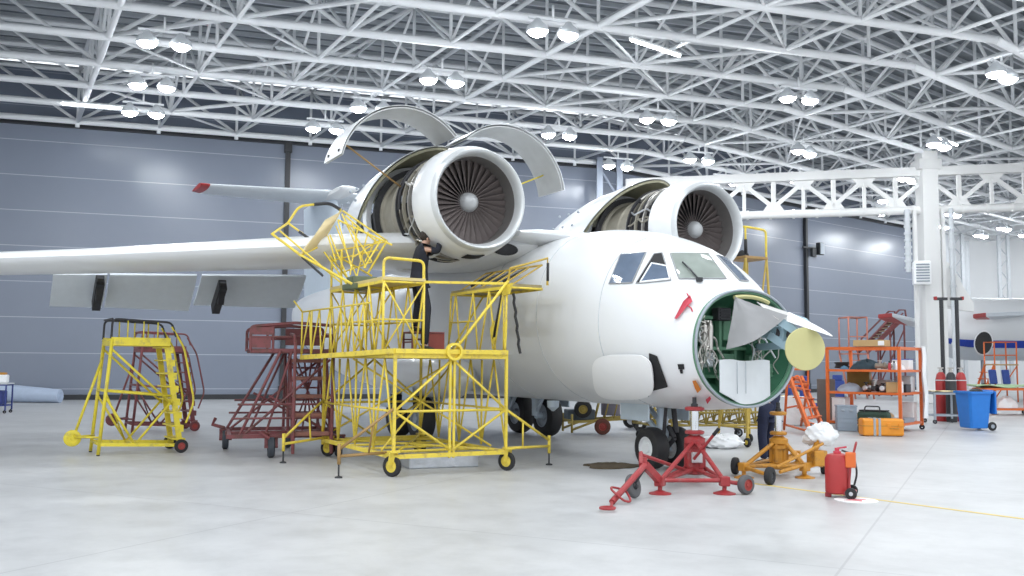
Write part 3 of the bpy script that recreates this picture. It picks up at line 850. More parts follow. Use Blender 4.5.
    # cowl doors swung up about the top of the nacelle
    for sgn, beta, xa, xb, arc in doors:
        g = []
        hy, hz = DR * math.sin(R(4)), DR * math.cos(R(4))
        for i in range(29):
            ph = R(lerp(4, arc, i / 28)); y = DR * math.sin(ph) - hy; z = DR * math.cos(ph) - hz
            ca, sa = math.cos(R(beta)), math.sin(R(beta))
            yy = y * ca - z * sa; zz = y * sa + z * ca
            row = []
            for j in range(6):
                x = lerp(xa, xb, j / 5)
                row.append(V((x, sgn * (yy + hy), zz + hz)))
            g.append(row)
        b = MB(); b.sheet(g if sgn > 0 else g[::-1], .006); d_ = b.build('cowl_door', m_white, e)
        b = MB()
        def inner(g_):
            o_ = []
            for i in range(29):
                ph = R(lerp(4, arc, i / 28)); r_ = DR - .03; y = r_ * math.sin(ph) - hy; z = r_ * math.cos(ph) - hz
                yy = y * ca - z * sa; zz = y * sa + z * ca
                o_.append([V((lerp(xa - .03, xb + .03, j / 5), sgn * (yy + hy), zz + hz)) for j in range(6)])
            return o_
        gi = inner(g)
        b.sheet(gi if sgn > 0 else gi[::-1], .02); b.build('door_lining', m_cowlin, e)
        b = MB()
        for j in (1, 4):
            p = g[27][j]; b.box(p, (.06, .035, .05), bev=.008)
        b.build('door_latch', m_dark, e)
        b = MB(); tip = gi[24][3]; b.tube(tip, V((lerp(xa, xb, .5) - .2, sgn * .88 * math.sin(R(70)), .88 * math.cos(R(70)))), .016, 6); b.build('hold_open_rod', m_tan if sgn < 0 else m_yel2, e)
    # dark drain vent near the bottom of the inlet cowl
    g = []
    for i in range(5):
        row = []
        for j in range(4):
            ph = R(lerp(168, 188, i / 4)); x = lerp(-.24, -.48, j / 3); r_ = lerp(.982, 1.012, j / 3); row.append(V((x, r_ * math.sin(ph), r_ * math.cos(ph))))
        g.append(row)
    b = MB(); b.sheet(g, -.01); b.build('cowl_vent', m_void, e)
    return e
engine(-2.6, 4.60, [(-1, 52, -.80, -1.75, 130), (1, 47, -.80, -1.75, 130)], 5)
engine(2.6, 4.50, [], 9)

# ---- wing: starboard panel, root box
def aero(x, y, z, chord, th, n=26, droop=0.0):
    o = []
    for k in range(n):
        a = 2 * PI * k / n; c_ = .5 - .5 * math.cos(a) if False else (1 - math.cos(a)) / 2
        t_ = th * (1.48 * math.sqrt(c_) - .63 * c_ - 1.75 * c_ ** 2 + 1.42 * c_ ** 3 - .5 * c_ ** 4 + .0) * 1.0
        s_ = 1 if a <= PI else -1
        o.append(V((x - chord * c_, y, z + s_ * t_ * (.95 if s_ > 0 else 1.05) - .0)))
    return o
WS = [(-.9, -.9, 3.98, 5.4, .72), (-3.0, -1.25, 3.93, 4.9, .66), (-4.3, -1.55, 3.86, 4.4, .60), (-8.5, -2.75, 3.50, 3.4, .40), (-12.5, -3.95, 3.22, 2.6, .28), (-15.7, -4.95, 3.0, 1.9, .19), (-16.0, -5.25, 2.98, 1.5, .08)]
b = MB(); b.loft([aero(x, y, z, c, t * 1.0) for y, x, z, c, t in WS]); wg = b.build('wing', m_white, air)
b = MB(); b.loft([aero(x, -y, z, c, t) for y, x, z, c, t in WS[:3]] + [aero(-1.75, 5.2, 3.8, 4.2, .55)]); b.build('wing_stub', m_white, air)
b = MB(); b.loft([aero(-.5, y, 4.15, 6.6, .5 * k_) for y, k_ in ((-1.5, .5), (-.9, .95), (0, 1.1), (.9, .95), (1.5, .5))]); b.build('wing_fairing', m_white, air)
# flaps hanging from the trailing edge
def flap(y0, y1, zb0, zb1):
    g = []
    for i in range(7):
        y = lerp(y0, y1, i / 6); row = []
        k_ = (-y - .9) / 15
        xte = -.9 - .30 * (-y - .9) - lerp(5.0, 2.2, k_) ; zt = lerp(3.72, 3.2, k_)
        for j in range(6):
            t_ = j / 5; row.append(V((xte + .25 - .75 * t_ - .1 * t_ * t_, y, lerp(zt, lerp(zb0, zb1, i / 6), t_ ** .9))))
        g.append(row)
    b = MB(); b.sheet(g, .06); b.build('flap', m_belly, air)
m_fl = m_belly
flap(-3.9, -6.1, 2.95, 2.95); flap(-6.2, -7.9, 2.82, 2.85); flap(-7.95, -8.95, 2.84, 2.84)
# lower skin shroud behind the flaps and dark hinge fittings
for y in (-5.72, -8.1):
    k_ = (-y - .9) / 15; xx = -.9 - .30 * (-y - .9) - lerp(5.0, 2.2, k_)
    b = MB(); b.beam((xx + .5, y, 3.35), (xx - .2, y, 2.85), .16, .25); b.beam((xx + .5, y, 3.4), (xx + .3, y, 2.95), .12, .16); b.build('flap_bracket', m_dark, air)
# engine pylons
for cy in (-2.6, 2.6):
    b = MB(); rings = []
    for x, w_, zb, zt in ((-.85, .05, 3.75, 3.9), (-1.3, .42, 3.6, 4.1), (-2.4, .62, 3.55, 4.1), (-4.5, .5, 3.6, 4.1), (-5.6, .08, 3.8, 4.0)):
        rings.append([V((x, cy * .86 + w_ * math.cos(2 * PI * k / 20), (zb + zt) / 2 + (zt - zb) / 2 * math.sin(2 * PI * k / 20))) for k in range(20)])
    b.loft(rings); b.build('engine_pylon', m_white, air)
b = MB(); b.lathe([(-.02, .001), (-.02, .17), (.02, .19), (.03, .17), (.03, .001)], 24); b.xf(M.Translation(AF(-.93, -1.62, 3.86)) @ M.Rotation(AZ, 4, 'Z') @ M.Diagonal((1, 1.5, .62, 1))); b.build('air_intake', m_void, air, True)
# ---- tail
fin = []
for z, x, c, t in ((4.0, -14.2, 5.0, .5), (5.5, -14.9, 4.5, .42), (6.8, -15.6, 3.9, .34), (7.35, -15.9, 3.7, .3)):
    pr = aero(0, 0, 0, c, t / 1.0); fin.append([V((x + p.x, p.z, z)) for p in pr])
b = MB(); b.loft(fin); b.build('tail_fin', mat('fin_pale_blue', (.60, .68, .76), .4), air)
b = MB(); b.loft([aero(-15.6 - abs(y) * .22, y, 7.4, 2.9 - abs(y) * .27, .30 - abs(y) * .035) for y in (-4.0, -3, -1.5, 0, 1.5, 3, 4.0)]); tp_ = b.build('tailplane', mat('tailplane_grey', (.66, .70, .74), .4), air)
b = MB(); b.loft([aero(-16.48, y, 7.4, 1.8 - k_, .15) for y, k_ in ((-4.01, 0), (-4.3, .25))]); b.build('red_tip', m_red, tp_)
b = MB(); b.loft([aero(-14.4, y, 7.35, 3.2, .4 * k_) for y, k_ in ((-.3, .3), (-.15, .8), (0, .9), (.15, .8), (.3, .3))]); b.build('tail_bullet', m_white, air)
# ---- undercarriage
for sy in (-1, 1):
    rings = []
    for x, w_, zb, zt in ((-2.6, .04, 1.35, 1.45), (-2.9, .30, 1.12, 1.72), (-3.4, .48, .98, 1.9), (-4.4, .58, .95, 2.0), (-6.5, .58, .95, 2.0), (-7.8, .4, 1.1, 1.85), (-8.6, .04, 1.45, 1.5)):
        rings.append([V((x, sy * 1.45 + w_ * math.cos(2 * PI * k / 20), (zb + zt) / 2 + (zt - zb) / 2 * math.sin(2 * PI * k / 20))) for k in range(20)])
    b = MB(); b.loft(rings); b.build('gear_fairing', m_white, air)
    for x in (-4.7, -6.0):
        b = MB(); b.tube((x, sy * 1.30, 1.2), (x, sy * 1.30, .5), .09, 12); b.tube((x, sy * 1.30, .5), (x, sy * 1.75, .5), .07, 10); b.tube((x, sy * 1.3, .55), (x + .5, sy * 1.3, 1.15), .05, 8); b.build('main_gear_leg', m_gear, air)
        wheel(air, (x, sy * 1.62, .5), (0, 1, 0), .50, .34, name='main_wheel', world=False, hub=m_grey)
        b = MB(); b.box((x + .1, sy * 2.0, .95), (.55, .04, .5), bev=.015); b.build('gear_door', m_gear, air)
nx, ny = 1.88, -.08
b = MB()
b.tube((nx - .1, ny, 1.15), (nx, ny, .42), .075, 14); b.tube((nx - .05, ny, .85), (nx - .02, ny, .5), .10, 14)
b.tube((nx, ny - .34, .33), (nx, ny + .34, .33), .05, 12); b.build('nose_gear_leg', m_gear, air)
for a, c, r_, m_ in (((-.75, -.12, 1.12), (-.05, -.1, .62), .045, m_gear), ((-.75, .12, 1.12), (-.05, .1, .62), .045, m_gear), ((-.28, -.2, 1.12), (-.28, -.2, .75), .06, m_chrome), ((.12, .1, 1.1), (.2, .1, .6), .045, m_dark), ((.2, -.1, 1.15), (.12, -.1, .55), .03, m_dark), ((.12, 0, .7), (.28, 0, .52), .04, m_dark), ((.28, 0, .52), (.1, 0, .36), .04, m_dark)):
    b = MB(); b.tube(V((nx, ny, 0)) + V(a), V((nx, ny, 0)) + V(c), r_, 10); b.build('gear_strut', m_, air)
for s_ in (-.24, .24): wheel(air, (nx, ny + s_ * 1.05, .345), (0, 1, 0), .345, .28, name='nose_wheel', world=False, hub=m_hubw)
for s_ in (-1, 1):
    b = MB(); b.box((nx - .35, s_ * .42, .93), (.8, .03, .30), bev=.01); b.build('nose_gear_door', m_gear, air)
b = MB(); b.lathe([(0, .12), (.12, .11), (.2, .02)], 14, (-.9, -.55, 1.02), (0, 0, -1), caps=True); b.build('belly_drain', m_gear, air)

# ---- red pitot covers and tags hanging on the nose
def cover(name, label, catg, pts, m, parent=None, off=.05):
    P = [hit(x, y, off) for x, y in pts]
    if any(p is None for p in P): print('cover misses', label); return
    n_ = (CAM - P[0]).normalized(); s = MB(); s.prism(P, n_ * -.03); return tag(s.build(name, m), label, catg)
o = cover('pitot_cover', 'faded red pointed sensor cover with a streamer beside the open nose', 'sensor cover', [(690.5, 297), (693, 303.5), (688, 308), (678, 320), (675.5, 319.5), (684, 303)], m_pink)
if o:
    s = MB(); s.path([hit(690, 300, .06), hit(687.5, 297, .08)], .012, 5); s.build('streamer', m_pink, o, True)
    s = MB(); s.path([hit(688, 307, .06), hit(692, 310, .05), hit(693, 313, .04)], .012, 5); s.build('loop', m_pink, o, True)
cover('warning_tag', 'orange and brown fabric tag hanging low on the white nose', 'tag', [(693.5, 379), (697, 378.5), (702, 387), (698.5, 390.5), (696, 386)], m_tag)
cover('drain_plug', 'small red plug streamer under the white nose, right of the orange tag', 'plug', [(706.5, 397), (711, 393.5), (712, 396), (708, 401)], m_pink)
# ---- plastic sheet hung from the top of the nose opening
def Wq(l): return [W(*p) for p in l]
A = Wq([(735, 297, 14.05), (727, 349, 14.2), (768, 329, 13.85), (787, 316, 13.75)])
def tri(a, b_, c, n=10, wob=.05, seed=1):
    g = []; q = random.Random(seed)
    for i in range(n + 1):
        u = i / n; L0 = a.lerp(b_, u); L1 = a.lerp(c, u); row = []
        for j in range(n + 1):
            v = j / n; p = L0.lerp(L1, v); p = p + V((.3, -1, .2)) * (wob * math.sin(v * 9 + u * 4 + seed) * u * .5 + q.uniform(-.006, .006)) + V((0, 0, -.10 * math.sin(PI * v) * u))
            row.append(p)
        g.append(row)
    return g
s = MB(); s.sheet(tri(A[0], A[1], A[3], 14), .006); o = s.build('plastic_sheet', m_plastic)
tag(o, 'grey translucent plastic sheet draped in the open nose', 'plastic sheet')
s = MB(); s.sheet(tri(W(757, 302, 14.05), W(776, 318, 13.8), W(798, 316, 13.95), 8, .03, 3), .006); o = s.build('protective_cover', mat('white_cover_cloth', (.72, .70, .68), .8, bump=.3, bscale=12))
tag(o, 'off-white cloth cover lying over the radar bracket in the open nose', 'cover')
# ------------------------------------------------------------------ ground equipment: left half
def stand_thing(name, label, catg, loc, rz=0.0, group=None): return thing(name, label, catg, loc, rz, group)
def part(b, name, m, parent): return b.build(name, m, parent, True)
def caster(parent, g, r, ax, m_fork, tyre=m_black, hub=None, topz=.35, name='caster_wheel', w=None):
    g = V(g); c = g + V((0, 0, r)); ax = V(ax).normalized(); w = w or r * .55
    b = MB()
    for s in (-1, 1): b.beam(c + ax * s * w * .75, c + ax * s * w * .75 + V((0, 0, max(topz - r, r * 1.2))), r * .35, .02)
    b.box(c + V((0, 0, max(topz - r, r * 1.2))), (w * 1.9, w * 1.9, .04)); b.tube(c - ax * w * .8, c + ax * w * .8, r * .14)
    part(b, 'caster_fork', m_fork, parent)
    return wheel(parent, c, ax, r, w, tyre, hub or m_fork, name)

# ---- platform ladder, used twice (yellow in front, red behind)
def platform_ladder(name, label, loc, rz, m, H, guard, tyre_side, feet, catg='platform ladder'):
    t = thing(name, label, catg, loc, rz)
    L = 1.46; Wd = .86; hx = 1.18
    fr = MB()
    # x along the ladder from the jack feet (0) to the wheels (L); y across
    for y in (0, Wd):
        fr.tube((0, y, .02), (.16, y, H), .032, 8)                 # rear upright, raked
        fr.beam((.02, y, .20), (L, y, .14), .05, .06)
        fr.tube((.10, y, H * .55), (L - .22, y, H * .50), .024, 7)
        fr.tube((.13, y, H * .92), (L - .2, y, .90), .022, 7)
        fr.tube((.08, y, H * .5), (.62, y, .18), .022, 7); fr.tube((.62, y, .18), (L - .2, y, H * .46), .022, 7)
        fr.beam((.14, y, H), (hx, y, H), .05, .05)
    for x, z in ((.01, .2), (.08, H * .55), (.14, H - .02)): fr.tube((x, 0, z), (x, Wd, z), .024, 7)
    fr.tube((.62, 0, .18), (.62, Wd, .18), .024, 7); fr.tube((.1, 0, 1.1), (.6, Wd, .2), .018, 6)
    fr.build('frame', m, t)
    pl = MB(); pl.box((.66, Wd / 2, H - .06), (1.05, Wd + .04, .14), bev=.01); pl.build('platform', m, t)
    st = MB()
    for y in (.06, Wd - .06): st.beam((hx - .06, y, H), (L - .02, y, .12), .04, .10)
    st.build('stringers', m, t)
    n = 8
    for k in range(n):
        z = H - (k + .6) * (H - .15) / n; x = lerp(hx - .06, L - .02, (H - z) / (H - .12))
        b = MB(); b.box((x, Wd / 2, z), (.22, Wd - .06, .03), bev=.006); b.box((x + .05, .06, z - .05), (.12, .05, .12)); b.build('step', m, t)
    hr = MB()
    for y in (0, Wd):
        hr.path([(hx + .02, y, H + .24), (hx + .26, y, H - .15), (L + .20, y, .95), (L + .06, y, .55)], .02, 7, fillet=.12)
    hr.build('handrail', m, t)
    g = MB()
    ga_ = m if guard == 'same' else guard
    for y in (0, Wd): g.path([(.14, y, H), (.15, y, H + .36), (hx + .02, y, H + .32), (hx + .10, y, H + .05)], .02, 7, fillet=.1)
    g.tube((.15, 0, H + .36), (.15, Wd, H + .36), .02)
    g.build('guard_rail', ga_, t)
    for y in (0, Wd):
        for x in (.42, .7, .95): g2 = MB(); g2.tube((x, y, H), (x, y, H + .34), .013, 6); g2.build('guard_post', m, t)
    # side wheel on its strut behind
    b = MB(); b.tube((.06, Wd * .5, 1.7), (-.36, Wd * .5, .32), .026); b.tube((.04, .1, .32), (-.36, Wd * .5, .32), .02); b.tube((.04, Wd - .1, .32), (-.36, Wd * .5, .32), .02); b.build('wheel_strut', m, t)
    def lw(c, r, w, ty, hb):
        b = MB(); ax = V((0, 1, 0)); c = V(c)
        b.lathe([(-w / 2, r * .55), (-w / 2, r * .9), (-w * .3, r), (w * .3, r), (w / 2, r * .9), (w / 2, r * .55)], 24, c, ax, closed=True); o = b.build('wheel', ty, t)
        b = MB(); b.lathe([(-w * .45, .001), (-w * .5, r * .2), (-w * .3, r * .25), (-w * .3, r * .56), (w * .3, r * .56), (w * .3, r * .25), (w * .5, r * .2), (w * .45, .001)], 20, c, ax); b.build('hub', hb, o)
    lw((-.38, Wd * .5, .30), .15, .06, tyre_side, m)
    for y in (-.04, Wd + .04): lw((L - .02, y, .125), .125, .07, m_black if tyre_side is not m_mar else m_mar, m_hubr)
    for y in (0, Wd):
        b = MB(); b.tube((0, y, 0), (0, y, .16), .014, 6); b.lathe([(0, .03), (.02, .03)], 12, (0, y, 0), 'z', caps=True); b.build('jack_foot', m_strut, t)
    return t
a_ = G(98, 456); b_ = G(180, 452.5)
platform_ladder('platform_ladder', 'lemon yellow rolling platform ladder with steps facing right, standing alone on the open floor', a_, math.atan2((b_ - a_).y, (b_ - a_).x), m_yel2, 2.12, m_dark, m_yel2, None)
a_ = G(132, 433); b_ = G(196, 431)
platform_ladder('platform_ladder', 'dark red rolling platform ladder standing directly behind the lemon yellow one', a_, math.atan2((b_ - a_).y, (b_ - a_).x), m_mar, 2.05, 'same', m_mar, None)

# ---- maroon stair platform
def AFd(v): return V(v)
so = G(271, 458); sr = G(337, 456.5); u = (sr - so); u.z = 0; u.normalize(); v = V((-u.y, u.x, 0))   # u across the stair, v away
t = thing('stair_platform', 'maroon wheeled stair platform with a broad flight of steps behind the yellow dock', 'stair platform', so, math.atan2(u.y, u.x))
Wd = 1.18; H = 1.92; b = MB()
# steps in front; platform further back, leaning frame to the left
x0, x1 = .36, 1.04
for x in (x0, x1):
    b.beam((x, -.18, .12), (x, .95, H), .05, .09)
    b.tube((x, -.2, .08), (x, -.2, 2.05), .03); b.path([(x, -.2, 2.0), (x, .1, 2.22), (x, .9, 2.25)], .025, 7, fillet=.15)
    b.tube((x, -.1, .08), (x, -.1, 1.9), .02)
    b.tube((x, 1.0, .3), (x, 1.0, H), .03); b.tube((x, 2.1, .3), (x, 2.0, H), .03)
    b.tube((x, -.15, .45), (x, 1.0, 1.0), .02); b.tube((x, 1.0, .35), (x, 2.05, H), .02); b.tube((x, -.2, 1.1), (x, 1.0, 1.1), .02)
for y, xa in ((.25, -.55), (1.9, -.75)):
    b.tube((xa, y, .38), (x0 - .22, y, H), .028); b.tube((xa + .45, y, .38), (x0 - .02, y, H), .024); b.tube((xa + .1, y, .42), (x1, y, H * .92), .024); b.tube((x1, y, .42), (xa + .5, y, 1.1), .022)
for y in (.1, 1.0, 2.1): b.beam((-.78, y, .38), (x1 + .1, y, .38), .06, .07); 
for y in (.1, 2.1): b.tube((-.6, y, .95), (x1, y, .95), .02); b.tube((-.7, y, .7), (x1, y, .7), .02)
for x in (-.72, x0, x1): b.beam((x, .1, .38), (x, 2.15, .38), .06, .07)
for k in range(5): b.tube((x0 + .1 + k * .18, 1.1, .4), (x1 - k * .16, 1.9, H - .1), .018, 6)
for z in (.7, 1.2, 1.6): b.tube((x0, 1.9, z), (x1, 1.9, z), .02)
b.build('frame', m_mar, t)
for k in range(5):
    z = .42 + k * .33; y = -.18 + 1.13 * (z - .12) / (H - .12)
    b = MB(); b.box(((x0 + x1) / 2, y + .05, z), (x1 - x0 - .04, .28, .07), bev=.01); b.build('step', mat('step_plate_maroon', (.30, .13, .10), .6, var=.35, scale=9), t)
b = MB(); b.box((.36, 1.15, H), (1.5, 1.7, .08), bev=.01); b.build('platform', m_mar, t)
b = MB()
for y in (.3, 2.0):
    b.path([(-.4, y, H), (-.40, y, H + .44), (.4, y, H + .52), (1.1, y, H + .48), (1.1, y, H)], .03, 7, fillet=.08); b.tube((0, y, H), (0, y, H + .45), .024); b.tube((-.4, y, H + .24), (1.1, y, H + .28), .024)
b.box((-.22, .3, H + .16), (.36, .04, .22)); b.box((-.2, .28, H + .36), (.4, .04, .14)); b.box((.7, 2.0, H + .3), (.7, .04, .34)); b.tube((-.4, .3, H + .02), (-.4, 2.0, H + .02), .02)
b.build('guard_rail', m_mar, t)
def local_wheel(t, c, r, w, ty=m_black, hb=m_mar, fork=m_mar, top=.38):
    b = MB(); c = V(c)
    for s in (-1, 1): b.beam(c + V((s * w * .75, 0, 0)), c + V((s * w * .75, .04, top - c.z)), .02, r * .3)
    b.box(c + V((0, .03, top - c.z)), (w * 2, w * 1.4, .03)); b.tube(c + V((-w, 0, 0)), c + V((w, 0, 0)), .02); b.build('caster_fork', fork, t)
    b = MB(); b.lathe([(-w / 2, r * .5), (-w / 2, r * .86), (-w * .3, r), (w * .3, r), (w / 2, r * .86), (w / 2, r * .5)], 24, c, 'x', closed=True); o = b.build('caster_wheel', ty, t)
    b = MB(); b.lathe([(-w * .4, .001), (-w * .4, r * .5), (w * .4, r * .5), (w * .4, .001)], 18, c, 'x'); b.build('hub', hb, o)
m_tyreg = mat('dusty_blue_rubber', (.05, .06, .075), .7, var=.3)
for x, y in ((0, .05), (1.2, .05), (-.75, 1.95), (.45, 2.0), (1.3, 2.0)): local_wheel(t, (x, y, .19), .19, .12, m_tyreg)
b = MB(); b.path([(-.78, 1.9, .42), (-1.0, 2.0, .48), (-.95, 2.05, .6)], .035, 7); b.build('tow_hitch', m_mar, t)
b = MB(); b.path([(-.05, .0, .42), (-.2, -.12, .46), (-.05, -.16, .36)], .03, 7); b.build('tow_eye', m_mar, t)

TK = .80
# ---- big yellow dock in the aircraft's axes (x forward, y to its left)
dk = thing('maintenance_dock', 'large yellow tubular work dock on casters under the near engine', 'work platform', AO, AZ)
X0, X1, YA, YB = -2.35, 1.1, -2.67, -4.6
ZBASE, ZM, ZD = .36, .98, 1.88
b = MB()
for (x, y) in ((X1, YA), (X1, YB), (X0, YA), (X0, YB)): b.beam((x, y, .22), (x, y, ZD), .055, .055)
for d_ in (-.035, .035): b.beam((X1, (YA + YB) / 2 + d_, .25), (X1, (YA + YB) / 2 + d_, ZD), .042, .042)
for x in (X0, X1):
    b.beam((x, YA, ZBASE - .06), (x, YB, ZBASE - .06), .07, .08); b.beam((x, YA, ZD - .05), (x, YB, ZD - .05), .06, .09); b.tube((x, YA, ZM), (x, YB, ZM), .026)
    ym = (YA + YB) / 2
    for (p, q_) in (((YA, ZM), (ym, ZD - .1)), ((YA, ZM), (ym, ZBASE)), ((YB, ZM), (ym, ZBASE)), ((YB, ZM), (ym, ZD - .1))): b.tube((x, p[0], p[1]), (x, q_[0], q_[1]), .026)
for y in (YA, YB):
    b.beam((X0, y, ZBASE - .06), (X1, y, ZBASE - .06), .07, .08); b.beam((X0, y, ZD - .05), (X1, y, ZD - .05), .06, .09); b.tube((X0, y, ZM), (X1, y, ZM), .024)
    n = 4
    for i in range(n):
        xa = lerp(X0, X1, i / n); xb = lerp(X0, X1, (i + 1) / n); xm = (xa + xb) / 2
        b.tube((xa, y, ZBASE), (xm, y, ZD - .1), .022); b.tube((xm, y, ZD - .1), (xb, y, ZBASE), .022)
        b.tube((xa, y, ZBASE), (xa, y, ZD - .1), .024)
for i in range(1, 5): b.tube((lerp(X0, X1, i / 5), YA, ZBASE - .05), (lerp(X0, X1, i / 5), YB, ZBASE - .05), .028)
b.tube((X0, YA, ZBASE - .03), (X1, YB, ZBASE - .03), .026); b.tube((X0, YB, ZBASE - .03), (X1, YA, ZBASE - .03), .026)
b.tube((-.8, YA, ZD - .1), (.6, YB, ZBASE), .022); b.tube((-.8, YB, ZD - .1), (.6, YA, ZBASE), .022); b.tube((X0, YB, ZBASE), (-.8, YA, ZD - .1), .022)
b.build('tower_frame', m_yel, dk)
b = MB(); b.prism([(X1 + .02, YA + .03, ZD), (X1 + .02, YB - .03, ZD), (X0, -5.0, ZD - .1), (X0, YA + .03, ZD)], (0, 0, .045)); b.build('main_deck', m_deckd, dk)
b = MB(); pts = [(X1 + .04, YA, ZD + .02), (X1 + .04, YB - .02, ZD + .02), (X0, -5.04, ZD - .08)]
b.beam(pts[0], pts[1], .06, .09); b.beam(pts[1], pts[2], .06, .10); b.build('deck_edge', m_yel, dk)
# lattice guard along the outer edge
b = MB(); e0 = V((X0, -5.04, ZD - .05)); e1_ = V((X1 - .9, -4.74, ZD)); n = 6
for i in range(n):
    p0 = e0.lerp(e1_, i / n); p1_ = e0.lerp(e1_, (i + 1) / n); tp2 = p0.lerp(p1_, .5) + V((0, .05, .80)); tp0 = p0 + V((0, .0, .80))
    b.tube(p0, tp2, .019, 6); b.tube(tp2, p1_, .019, 6)
    if i < 2: b.tube(p0, tp0, .019, 6)
b.tube(e0 + V((0, 0, .80)), e1_ + V((0, .05, .80)), .02)
b.tube(e0 + V((0, 0, .8)), e0 + V((-.05, -.15, 1.0)), .02)
b.build('lattice_guard', m_yel, dk)
# casters
for x, y, r in ((X1 - .05, YA + .05, .15), (X1 - .05, YB + .0, .16), (X0, YB + .1, .15), (X0, YA, .15)):
    c = V((x, y, r)); w = .07; ax = V((math.cos(R(122)), math.sin(R(122)), 0)); bb = MB()
    for s in (-1, 1): bb.beam(c + ax * s * .06, c + ax * s * .06 + V((.06, 0, r + .06)), .08, .02)
    bb.box(c + V((.06, 0, r + .06)), (.14, .16, .03)); bb.tube(c - ax * .07, c + ax * .07, .02); bb.build('caster_fork', m_yel, dk)
    bb = MB(); bb.lathe([(-w / 2, r * .6), (-w / 2, r * .92), (-w * .3, r), (w * .3, r), (w / 2, r * .92), (w / 2, r * .6)], 24, c, ax, closed=True); o = bb.build('caster_wheel', m_black, dk)
    bb = MB(); bb.lathe([(-w * .5, .001), (-w * .55, r * .2), (-w * .42, r * .3), (-w * .42, r * .62), (w * .42, r * .62), (w * .42, r * .3), (w * .55, r * .2), (w * .5, .001)], 20, c, ax); bb.build('hub', m_yel, o)
# outriggers with screw jacks
def outrig(foot, a0_, a1_, m_, name='outrigger'):
    f = V(foot); bb = MB(); h = V((f.x, f.y, .42))
    A0_, A1_ = V(a0_), V(a1_)
    bb.tube(h, A0_, .028); bb.tube(h - V((0, 0, .10)), A1_, .030); bb.tube(h.lerp(A0_, .62), (h - V((0, 0, .1))).lerp(A1_, .62), .02)
    bb.tube(h + V((0, 0, .08)), h - V((0, 0, .22)), .035); o = bb.build(name, m_, dk)
    bb = MB(); bb.tube((f.x, f.y, .02), (f.x, f.y, .34), .018, 8); bb.lathe([(0, .06), (.02, .055), (.03, .02)], 14, (f.x, f.y, 0), 'z', caps=True); bb.build('screw_jack', m_strut, o)
iA = AM.inverted()
def L_(p): return iA @ p
fR = L_(G(549, 465)); fB = L_(G(338.5, 478)); fL = L_(G(283, 463))
outrig(fR, (X1, YA, ZM), (X1, YA, ZBASE), m_yel); outrig(fB, (X1, YB, ZM + .05), (X1 - .3, YB, ZBASE - .02), m_tan); outrig(fL, (X0, YB, ZM + .05), (X0 + .2, YB, ZBASE), m_yel)
# upper walkway along the engine
ux0, ux1, uy0, uy1, UZ = -2.0, .62, -3.93, -4.62, 3.0
b = MB()
for y in (uy0, uy1):
    n = 4
    for i in range(n):
        xa = lerp(ux0, ux1, i / n); xb = lerp(ux0, ux1, (i + 1) / n)
        b.tube((xa, y, UZ), ((xa + xb) / 2, y, ZD), .021, 6); b.tube((xb, y, UZ), ((xa + xb) / 2, y, ZD), .021, 6)
    b.beam((ux0, y, UZ), (ux1, y, UZ), .05, .06); b.tube((ux0, y, 2.4), (ux1, y, 2.4), .02); b.tube((ux1, y, ZD), (ux1, y, UZ), .026); b.tube((ux0, y, ZD), (ux0, y, UZ), .026)
for x in (ux0, -.7, ux1):
    b.tube((x, uy0, UZ), (x, uy1, UZ), .024); b.tube((x, uy0, 2.4), (x, uy1, 2.4), .02); b.tube((x, uy0, ZD), ((x, uy1, UZ)), .018); b.tube((x, uy1, ZD), ((x, uy0, UZ)), .018)
b.build('upper_frame', m_yel, dk)
b = MB(); b.box(((ux0 + ux1) / 2, (uy0 + uy1) / 2, UZ + .05), (ux1 - ux0 + .04, abs(uy1 - uy0) + .04, .05)); b.build('upper_deck', m_deck, dk)
b = MB(); b.path([(ux1 - .02, uy1, UZ), (ux1 - .02, uy1, UZ + .38), (ux1 - .02, uy0, UZ + .36), (ux1 - .02, uy0, UZ)], .024, 8, fillet=.1); b.build('end_rail', m_yel, dk)
b = MB(); b.path([(ux0, uy1, UZ), (ux0, uy1, UZ + .72), (ux0 + .55, uy1, UZ + .70), (ux0 + .55, uy1, UZ)], .022, 7, fillet=.05); b.build('end_rail', m_yel, dk)
# platform beside the fuselage with its leaning rail
px0, px1, pyo, pyi, PZ = -1.0, 1.12, -2.68, -2.02, 2.96
b = MB()
b.beam((ux1, uy0, UZ + .02), (px1, pyo, PZ + .06), .05, .05)
b.tube((X1, (YA + YB) / 2, ZD), (px1 + .04, pyo, PZ + .1), .03)
for x, o_ in ((px1 - .1, .0), (.5, .25), (-.1, .2), (-.8, .2)):
    b.tube((x, pyo, PZ), (x + o_, pyo, ZD), .022, 6); b.tube((x, pyo, PZ), (x - .35, pyo, ZD), .022, 6)
b.tube((px1, pyo, PZ), (px1 - .05, pyo, ZD), .024)
b.tube((px0, pyo, 2.45), (-.1, pyo, 2.45), .02); b.tube((px0, pyo, PZ), (px0 - .1, pyo, ZD), .022); b.tube((px0, pyi, PZ), (px0 - .05, pyo, ZD), .022)
for x in (px0, 0, px1): b.tube((x, pyo, PZ), (x, pyi, PZ), .024)
b.beam((px0, pyo, PZ), (px1, pyo, PZ), .045, .06); b.beam((px0, pyi, PZ), (px1, pyi, PZ), .045, .06)
b.build('side_frame', m_yel, dk)
b = MB(); b.box(((px0 + px1) / 2, (pyo + pyi) / 2, PZ + .04), (px1 - px0, abs(pyo - pyi), .05)); b.build('side_deck', m_deckd, dk)
b = MB(); rt0 = V((px0 + .1, pyi, PZ + .42)); rt1 = V((px1, pyi, PZ + .40))
b.tube(rt0, rt1, .022)
for i in range(6):
    p = rt0.lerp(rt1, i / 5); b.tube(p, (p.x - .06, pyo + .12, PZ + .05), .018, 6)
